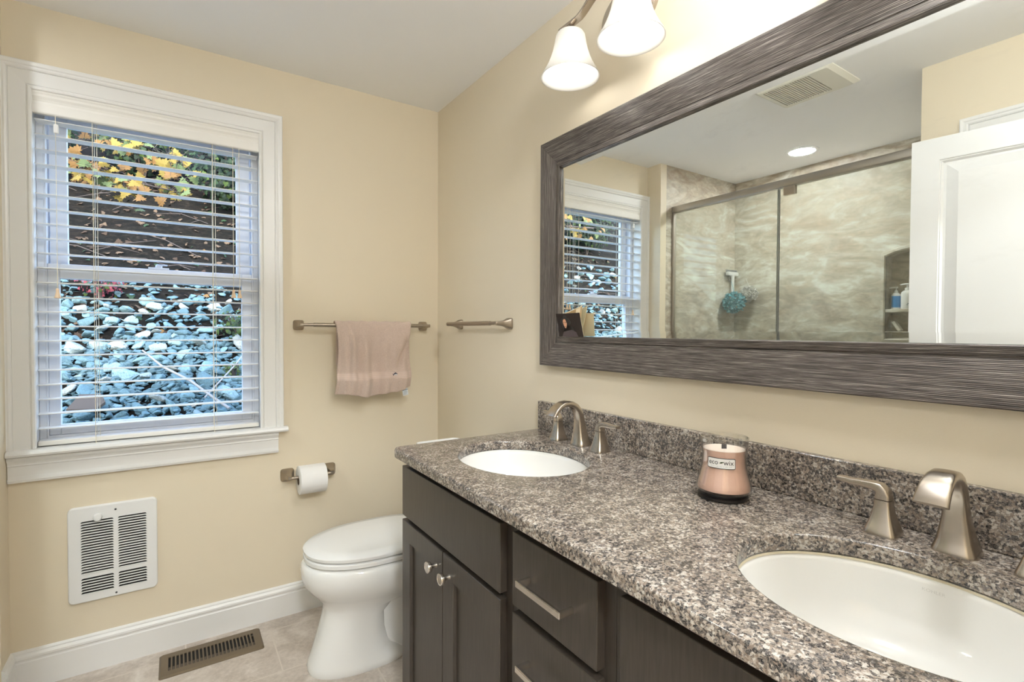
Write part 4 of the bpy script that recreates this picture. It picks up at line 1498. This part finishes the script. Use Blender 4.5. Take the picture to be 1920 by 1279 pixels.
fg = thing('ceiling_fan_grille', 'square off white exhaust fan grille on the ceiling', 'vent', (-1.35, -1.21, CEIL))
gx0, gx1, gy0, gy1 = -1.490, -1.205, -1.395, -1.050
mapc = lambda a, b, d: Vector((a, b, CEIL-d))
holes = []
for k in range(19):
    y = -1.085-k*.0113
    holes.append([(gx0+.045, y), (gx1-.020, y), (gx1-.020, y-.0065), (gx0+.045, y-.0065)])
bm = B()
plate_with_holes(bm, rrect(gx0+.02, gx1-.02+.012, gy0+.02, gy1-.02, .01), holes, mapc, .006, .016)
o1 = rrect(gx0, gx1, gy0, gy1, .012); o2 = rrect(gx0+.02, gx1-.02+.012, gy0+.02, gy1-.02, .01)
loft(bm, [[mapc(a, b, 0) for a, b in o1], [mapc(a, b, .004) for a, b in o1], [mapc(a, b, .016) for a, b in o2]], False, False)
part('grille', bm, 'fan', fg)
bm = B(); box(bm, gx0+.03, gx1-.015, gy0+.03, gy1-.03, CEIL-.0055, CEIL-.0005); part('housing', bm, 'housing', fg)

# ------------------------------------------------------------------ shower
sd = thing('shower_door', 'framed sliding glass shower door across the stone alcove', 'shower door', (XD, -.85, .10))
bm = B(); box(bm, XD-.022, XD+.022, YE+.001, YS-.001, 2.116, 2.160, .006, 3); part('top_rail', bm, 'rail', sd, 40)
for y0, y1 in ((YS-.015, YS-.001), (YE+.001, YE+.015)):
    bm = B(); box(bm, XD-.016, XD+.016, y0, y1, .10, 2.118, .003); part('jamb', bm, 'rail', sd)
bm = B(); box(bm, XD-.016, XD+.016, YE+.024, YS-.024, .10, .122, .003); part('bottom_track', bm, 'rail', sd)
for y0, y1, dx in ((-.868, YS-.022, .006), (YE+.022, -.852, -.006)):
    bm = B(); box(bm, XD+dx-.003, XD+dx+.003, y0, y1, .120, 2.117); gp = part('glass_panel', bm, 'shower_glass', sd)
    ye = y0 if dx > 0 else y1
    bm = B(); box(bm, XD+dx-.0032, XD+dx+.0032, ye-.0022, ye+.0022, .120, 2.117); part('edge_seal', bm, 'shelf_grey', gp, None, 'dark edge strip')
bm = B(); box(bm, XD-.002, XD+.024, -.962, -.896, 2.066, 2.1155, .003); part('hanger', bm, 'nickel', sd)

# niche shelf unit set in the back wall
nc = thing('shower_niche', 'arched stone wall niche with two shelves in the shower', 'niche', (XB-.05, (NY0+NY1)/2, NZ0))
bm = B()
rings = [[mapb(a, b, .0) for a, b in arch], [mapb(a, b, -.088) for a, b in arch]]
loft(bm, rings, False, True)
part('recess', bm, 'stone', nc)
bm = B()
def arch_out(k):
    o = []
    cy = (NY0+NY1)/2
    for a, b in arch:
        o.append((a+math.copysign(k, a-cy)*min(1, abs(a-cy)/((NY1-NY0)/2)*1.0), b+(k if b > NZM-.001 else (-k if b < NZ0+.001 else 0))))
    return o
loft(bm, [[mapb(a, b, .001) for a, b in arch_out(.024)], [mapb(a, b, .009) for a, b in arch_out(.020)], [mapb(a, b, .010) for a, b in arch_out(.006)], [mapb(a, b, .002) for a, b in arch_out(-.001)]], False, False)
part('surround', bm, 'stone', nc)
for z in (1.434, 1.297):
    bm = B(); box(bm, XB-.087, XB+.002, NY0+.001, NY1-.001, z-.020, z, .003); part('shelf', bm, 'stone', nc)

def pump_bottle(x, y, z, r, h, body_mat, label, stripe=None, nose=(0, 1)):
    b = thing('pump_bottle', label, 'bottle', (x, y, z), 'pump bottles in the shower niche')
    bm = B()
    prof = [(0, .0), (r*.95, .0), (r, .004), (r, h*.80), (r*.93, h*.90), (r*.60, h*.985), (r*.36, h), (0, h)]
    lathe(bm, [(max(.0005, q), w) for q, w in prof], (x, y, z), 32); part('body', bm, body_mat, b, 40)
    if stripe:
        bm = B(); lathe(bm, [(r+.0004, h*stripe[0]), (r+.0006, h*stripe[0]+.001), (r+.0006, h*stripe[1])], (x, y, z), 32, cap0=False, cap1=False); part('label_band', bm, stripe[2], b, 60, stripe[3])
    bm = B()
    lathe(bm, [(r*.42, 0), (r*.42, h*.13), (r*.2, h*.15), (r*.13, h*.16), (r*.13, h*.32)], (x, y, z+h), 20)
    sweep_sq(bm, [(x-nose[0]*.008, y-nose[1]*.008, z+h*1.33), (x+nose[0]*.012, y+nose[1]*.012, z+h*1.335), (x+nose[0]*.036, y+nose[1]*.036, z+h*1.31)], (0, 0, 1), [.014, .012, .007], [.010, .009, .006], 14, .6)
    part('pump', bm, 'plastic_white', b, 40)
    return b
pump_bottle(XB-.050, -1.166, 1.4345, .0225, .100, 'plastic_white', 'white pump bottle with a bright blue label on the niche shelf', (.10, .80, 'bottle_blue', 'bright blue label'))
wbot = pump_bottle(XB-.042, -1.226, 1.4345, .0310, .112, 'plastic_white', 'larger white pump bottle beside the blue labelled bottle')
bm = B()
for k in range(9):
    a = math.radians(-25-k*5)
for k in range(10):
    a0 = -.62+rnd.uniform(-.35, .35); zz_ = 1.4345+rnd.uniform(.015, .045)
    a1 = a0+rnd.uniform(.1, .22)
    R_ = .0314
    vs = [Vector((XB-.042+R_*cos(a), -1.226+R_*sin(a), z)) for a, z in ((a0, zz_), (a1, zz_+.002), (a1, zz_+.007), (a0, zz_+.005))]
    bm.faces.new([bm.verts.new(p) for p in vs])
part('printed_marks', bm, 'inkgrey', wbot)
bm = B(); box(bm, -.035, .035, -.024, .024, -.009, .009, .006, 3)
mt_ = Matrix.Translation((XB-.045, -1.178, 1.334)) @ Matrix.Rotation(math.radians(0), 4, 'Z') @ Matrix.Rotation(math.radians(90), 4, 'Z') @ Matrix.Rotation(math.radians(-58) if False else math.radians(-58), 4, 'Y')
bmesh.ops.transform(bm, matrix=mt_, verts=bm.verts[:])
zmin = min(v.co.z for v in bm.verts)
bmesh.ops.translate(bm, vec=(0, 0, 1.2975-zmin), verts=bm.verts[:])
sp_o = link_mesh('soap_bar', bm, 'soap', 40); tag(sp_o, 'cream soap bar leaning on the lower niche shelf', 'soap')

# squeegee, bath puffs and corner shelf
sq_ = thing('squeegee', 'white shower squeegee hung on the stone side wall', 'squeegee', (-2.455, YS-.03, 1.70))
bm = B(); box(bm, -2.520+.010, -2.380, YS-.044, YS-.016, 1.720, 1.750, .008); part('head', bm, 'plastic_white', sq_, 40)
bm = B(); box(bm, -2.514, -2.376, YS-.024, YS-.019, 1.749, 1.766, .001); part('rubber_blade', bm, 'shelf_grey', sq_, None, 'dark rubber blade')
bm = B(); sweep_sq(bm, [(-2.450, YS-.030, 1.735), (-2.452, YS-.030, 1.70), (-2.456, YS-.026, 1.64), (-2.458, YS-.022, 1.575)], (0, 1, 0), [.040, .026, .028, .030], [.020, .018, .018, .018], 16, .7); part('handle', bm, 'plastic_white', sq_, 40)
bm = B(); lathe(bm, [(.018, 0), (.018, -.004), (.006, -.008), (.006, -.026)], (-2.452, YS, 1.705), 20, 'Y'); part('hook', bm, 'chrome', sq_, 40)

def puff(c, r, mt, label, seed):
    rg = random.Random(seed)
    t = thing('bath_puff', label, 'bath puff', c, 'mesh bath puffs hung in the shower corner')
    bm = B()
    for k in range(380):
        d = Vector((rg.gauss(0, 1), rg.gauss(0, 1), rg.gauss(0, 1))).normalized()
        p = Vector(c)+d*r*rg.uniform(.60, .92)+Vector((rg.gauss(0, .05), rg.gauss(0, .05), rg.gauss(0, .05)))*r
        d = (d+Vector((rg.gauss(0, .5), rg.gauss(0, .5), rg.gauss(0, .5)))).normalized()
        ax = d.orthogonal().normalized(); ay = d.cross(ax)
        rr = r*rg.uniform(.07, .16)
        ns = 12
        ph = rg.uniform(0, 6)
        rin = []; rout = []
        for i in range(ns):
            a = 2*PI*i/ns
            w = 1+.25*sin(3*a+ph)
            rin.append(p+(ax*cos(a)+ay*sin(a))*rr*.25)
            rout.append(p+(ax*cos(a)+ay*sin(a))*rr*w+d*r*(.10+.07*sin(5*a+ph)))
        loft(bm, [rin, rout], False, False)
    part('mesh_ruffle', bm, mt, t, 180)
    bm = B(); tube(bm, [(c[0], c[1], c[2]+r*.5), (c[0]-.02, c[1]+.02, c[2]+r*1.2), (c[0]-.035, min(c[1]+.05, YS-.006), c[2]+r*2.0)], .0018, 6); part('loop_cord', bm, mt, t)
puff((-2.385, YS-.088, 1.512), .082, 'puff_blue', 'teal blue mesh bath puff hanging below the squeegee', 3)
puff((-2.452, YS-.165, 1.575), .062, 'puff_white', 'white mesh bath puff behind the teal one in the shower corner', 5)
# ------------------------------------------------------------------ outdoors
def hz(x, y):
    base = .24 + max(0, y-.9)*.70
    if y > 3.4:
        base += (y-3.4)*.10
    return base + .06*mnoise.noise(Vector((x*1.3, y*1.3, 0))) + .03*mnoise.noise(Vector((x*4, y*4, 3)))
bm = B()
NX, NY = 90, 90
xs = [-9+12.5*i/NX for i in range(NX+1)]
ys = [.16+(12.5-.16)*(j/NY)**1.5 for j in range(NY+1)]
loft(bm, [[Vector((x, y, hz(x, y))) for x in xs] for y in ys], False, False, False)
hs_ = link_mesh('hillside', bm, 'soil', 180); hs_['kind'] = 'structure'

def rock_bm(rg, flat=.62, pts=16):
    bm = B()
    for k in range(pts):
        d = Vector((rg.gauss(0, 1), rg.gauss(0, 1), rg.gauss(0, 1))).normalized()*rg.uniform(.75, 1.0)
        bm.verts.new((d.x, d.y*rg.uniform(.7, 1), d.z*flat))
    bmesh.ops.convex_hull(bm, input=bm.verts[:])
    bmesh.ops.delete(bm, geom=[v for v in bm.verts if not v.link_faces], context='VERTS')
    bmesh.ops.bevel(bm, geom=bm.edges[:], offset=.06, segments=1, affect='EDGES')
    return bm
rg = random.Random(21)
protos = []
for k in range(9):
    me = bpy.data.meshes.new('rock')
    b_m = rock_bm(rg, rg.uniform(.34, .62))
    bmesh.ops.recalc_face_normals(b_m, faces=b_m.faces[:])
    b_m.to_mesh(me); b_m.free()
    me.materials.append(M['rock'])
    protos.append(me)
placed = []
def direct_w(x, y):
    # wedge seen straight through the window, and the wedge seen in the mirror
    d0 = -1.157+(-1.53+1.157)/2.54*(y+2.46); d1 = -1.157+(-.905+1.157)/2.54*(y+2.46)
    m0 = 1.113-(1.113+1.53)/2.54*(y+2.46); m1 = 1.113-(1.113+.98)/2.54*(y+2.46)
    return (d0-.10 < x < d1+.10), (m0-.10 < x < m1+.10)
n_r = 0
tries = 0
n_m = 0
while n_r < 298 and tries < 60000:
    tries += 1
    x = rg.uniform(-5.2, -.3)
    y = 1.22+(1.50 if x > -2.15 else 2.6)*rg.random()**1.2
    a, b = direct_w(x, y)
    if not (a or b) or (b and not a and n_m >= 120):
        continue
    big = max(.3, 1-(y-1.22)/1.9)
    s = rg.uniform(.05, .065+.065*big) if rg.random() < .7 else rg.uniform(.10, .15)*(.55+.45*big)
    if a and x > -1.10 and y > 1.95 and rg.random() < .75:
        continue
    if a and y > 2.35 and rg.random() < .55:
        continue
    if any((x-p[0])**2+(y-p[1])**2 < (.47*(s+p[2]))**2 for p in placed):
        continue
    n_m += 1 if (b and not a) else 0
    placed.append((x, y, s))
    o = bpy.data.objects.new('rock', rg.choice(protos))
    C.objects.link(o)
    o.location = (x, y, hz(x, y)+s*.18)
    o.scale = (s, s*rg.uniform(.75, 1.1), s*rg.uniform(.75, 1.2))
    o.rotation_euler = (math.radians(rg.uniform(15, 50)), rg.uniform(-.4, .4), rg.uniform(0, 6.28))
    tag(o, 'angular flat stone on the rocky bank outside the window', 'rock', 'stones on the bank outside the window')
    n_r += 1
# small rubble between and beyond
bm = B()
hulls = []
for k in range(8):
    h_ = rock_bm(rg, .55, 11)
    hulls.append(([v.co.copy() for v in h_.verts], [[v.index for v in f.verts] for f in h_.faces]))
    h_.free()
n_s = 0
while n_s < 5000:
    x, y = rg.uniform(-4.6, -.2), 1.1+2.0*rg.random()**1.3
    a, b = direct_w(x, y)
    if not (a or b):
        continue
    if y > 2.3 and rg.random() < .8:
        continue
    n_s += 1
    s = rg.uniform(.018, .056)
    c = Vector((x, y, hz(x, y)+s*.25))
    q = Matrix.Rotation(rg.uniform(0, 6), 3, 'Z') @ Matrix.Rotation(rg.uniform(-.9, .9), 3, 'X')
    vs_, fs_ = rg.choice(hulls)
    bv = [bm.verts.new(c+q @ (v*s)) for v in vs_]
    for f in fs_:
        bm.faces.new([bv[i] for i in f])
rb = link_mesh('rubble', bm, 'rock'); rb['kind'] = 'stuff'; tag(rb, 'small grey stone rubble scattered over the bank outside', 'rubble')

def leaf_outline():
    pts = []
    for a, r in ((-90, .16), (-60, .52), (-48, .34), (-22, .80), (-8, .60), (8, .92), (20, .60), (38, .66), (52, .55), (62, .92), (75, .80), (90, 1.12)):
        pts.append((r*cos(math.radians(a)), r*sin(math.radians(a))))
    L_ = pts + [(-x, y) for x, y in reversed(pts[1:-1])]
    return L_
LO = leaf_outline()
def leaf(bm, c, size, nrm, spin, mi, rg):
    nrm = nrm.normalized()
    ax = nrm.orthogonal().normalized(); ay = nrm.cross(ax)
    ca, sa = cos(spin), sin(spin)
    vs = []
    for x, y in LO:
        u_, v_ = x*ca-y*sa, x*sa+y*ca
        vs.append(bm.verts.new(c+(ax*u_+ay*v_)*size - nrm*size*.18*(x*x)))
    ce = bm.verts.new(c)
    n = len(vs)
    for i in range(n):
        f = bm.faces.new((ce, vs[i], vs[(i+1) % n])); f.material_index = mi
def branch(name, label, path, rad, nleaf, spread, size, mats, wts, seed, cat='branch'):
    rg = random.Random(seed)
    t = thing(name, label, cat, path[0])
    bm = B(); tube(bm, path, [rad*(1-.75*i/(len(path)-1)) for i in range(len(path))], 8)
    P = [Vector(p) for p in path]
    lb_ = B()
    for k in range(nleaf):
        f = rg.random()**.85*(len(P)-1)
        i = min(len(P)-2, int(f))
        p = P[i].lerp(P[i+1], f-i)
        off = Vector((rg.gauss(0, 1)*spread, rg.gauss(0, .8)*spread, rg.gauss(-.25, .75)*spread))
        tube(bm, [p, p+off*.5+Vector((0, 0, .02)), p+off], [.0022, .0016, .001], 5)
        mi = rg.choices(range(len(mats)), wts)[0]
        leaf(lb_, p+off, size*rg.uniform(.7, 1.2), Vector((rg.gauss(0, .45), -1, rg.gauss(.5, .4))), rg.uniform(-.8, .8)+PI, mi, rg)
    part('stem', bm, 'bark', t, 60)
    part('leaves', lb_, mats, t)
    return t
branch('maple_branch', 'maple branch with yellow and green autumn leaves high outside the window', [(-2.6, 1.75, 2.70), (-2.1, 1.55, 2.62), (-1.7, 1.45, 2.50), (-1.35, 1.38, 2.42), (-1.12, 1.35, 2.34)], .012, 130, .085, .043, ['leaf_y', 'leaf_g', 'leaf_o'], [5, 4, 3], 4)
branch('maple_branch', 'lower maple branch of orange and yellow leaves at the left of the window view', [(-2.7, 1.7, 2.42), (-2.1, 1.5, 2.34), (-1.7, 1.42, 2.26), (-1.38, 1.36, 2.18), (-1.08, 1.33, 2.14)], .010, 130, .075, .043, ['leaf_y', 'leaf_g', 'leaf_o'], [5, 3, 4], 9)

def shrub(name, label, c, r, h, nleaf, size, mats, wts, seed, cat='shrub'):
    rg = random.Random(seed)
    t = thing(name, label, cat, c)
    bm = B()
    for k in range(7):
        a = rg.uniform(0, 6.28); q = rg.uniform(.2, .8)*r
        tube(bm, [c, (c[0]+q*.4*cos(a), c[1]+q*.4*sin(a), c[2]+h*.5), (c[0]+q*cos(a), c[1]+q*sin(a), c[2]+h*rg.uniform(.7, .95))], [.012, .008, .003], 6)
    part('stem', bm, 'bark', t, 60)
    lb_ = B()
    for k in range(nleaf):
        d = Vector((rg.gauss(0, 1), rg.gauss(0, 1), rg.gauss(0, 1))).normalized()*rg.random()**.45
        p = Vector((c[0]+d.x*r, c[1]+d.y*r, c[2]+h*.55+d.z*h*.5))
        leaf(lb_, p, size*rg.uniform(.6, 1.3), Vector((d.x+rg.gauss(0, .4), d.y-.5, d.z+.5)), rg.uniform(0, 6), rg.choices(range(len(mats)), wts)[0], rg)
    part('leaves', lb_, mats, t)
    return t
shrub('red_shrub', 'small shrub with crimson leaves on the bank outside the window', (-1.66, 2.75, hz(-1.66, 2.75)), .17, .26, 170, .018, ['leaf_r', 'leaf_m'], [6, 1], 31)
shrub('green_shrub', 'low green shrub at the right of the rocky bank outside', (-.72, 2.25, hz(-.72, 2.25)), .20, .26, 260, .020, ['leaf_m', 'leaf_d'], [2, 3], 33)
shrub('weed_plant', 'pale green weed growing among the stones at the right', (-.80, 1.88, hz(-.80, 1.88)), .10, .13, 90, .014, ['leaf_g', 'leaf_m'], [2, 2], 35)
for i, (x, y, r, h, lb__) in enumerate(((-.55, 4.15, .50, 1.0, 'dark evergreen bush at the top right of the window view'), (-1.45, 4.55, .55, 1.1, 'dark evergreen bush at the top middle of the window view'), (-2.45, 4.35, .50, 1.0, 'dark evergreen bush behind the maple branch at the top left'), (-3.75, 4.25, .48, .9, 'dark green bush above the bank seen in the mirror'), (-4.85, 4.2, .50, .95, 'dark green bush furthest left on the slope outside'))):
    shrub('evergreen_bush', lb__, (x, y, hz(x, y)-.02), r, h, 1700, .034, ['leaf_d2', 'leaf_d', 'leaf_m'], [6, 4, .7], 50+i, 'bush')
# bare stick and brown board on the stones
bm = B()
P_ = [(-1.36, 2.02), (-1.24, 1.86), (-1.08, 1.70), (-.95, 1.56), (-.86, 1.47)]
tube(bm, [(x, y, hz(x, y)+.115) for x, y in P_], [.005, .008, .009, .009, .010], 8)
st_o = link_mesh('fallen_stick', bm, 'stick', 60); tag(st_o, 'bare pale stick lying aslant across the stones outside', 'stick')
bm = B(); tube(bm, [(-1.0, 1.56, hz(-1, 1.56)+.12), (-.78, 1.86, hz(-.78, 1.86)+.13), (-.70, 2.0, hz(-.7, 2.0)+.13)], [.006, .005, .004], 7)
st2 = link_mesh('fallen_stick', bm, 'stick', 60); tag(st2, 'thin short twig leaning over the stones at the right', 'stick')
bm = B()
bx, by = -1.635, 1.64
for k in range(2):
    pts8 = [(-.085, -.05), (-.03, .055), (.075, .05), (.10, -.01), (.055, -.06)]
loft(bm, [[Vector((bx+a, by+b*.8, hz(bx, by)+.085+b*.75+k)) for a, b in pts8] for k in (0, .018)])
bo = link_mesh('wood_scrap', bm, 'board'); tag(bo, 'flat brown scrap lying on the stones at the lower left of the window view', 'wood scrap')
# twigs and leaf litter higher on the slope
bm = B()
for k in range(150):
    x, y = rg.uniform(-4.8, 0), rg.uniform(2.9, 5.5)
    a = rg.uniform(-.5, .5)+(PI if rg.random() < .5 else 0)
    l = rg.uniform(.15, .6)
    x2, y2 = x+l*cos(a), y+l*sin(a)
    tube(bm, [(x, y, hz(x, y)+.02), ((x+x2)/2, (y+y2)/2, hz((x+x2)/2, (y+y2)/2)+.05), (x2, y2, hz(x2, y2)+.02)], [.003, .004, .002], 5)
tw_ = link_mesh('fallen_twigs', bm, 'bark'); tw_['kind'] = 'stuff'; tw_['group'] = 'litter on the upper slope'; tag(tw_, 'thin dead twigs littering the upper slope outside', 'twigs')

bm = B()
for k in range(1500):
    x, y = rg.uniform(-5.2, .1), rg.uniform(2.2, 5.0)
    leaf(bm, Vector((x, y, hz(x, y)+.012)), rg.uniform(.018, .045), Vector((rg.gauss(0, .5), -.7+rg.gauss(0, .4), 1)), rg.uniform(0, 6), rg.choices(range(4), [5, 6, 2, .5])[0], rg)
ll_ = link_mesh('leaf_litter', bm, ['litter', 'litter_d', 'leaf_d', 'leaf_o']); ll_['kind'] = 'stuff'; ll_['group'] = 'litter on the upper slope'; tag(ll_, 'brown fallen leaves covering the upper slope outside', 'leaves')
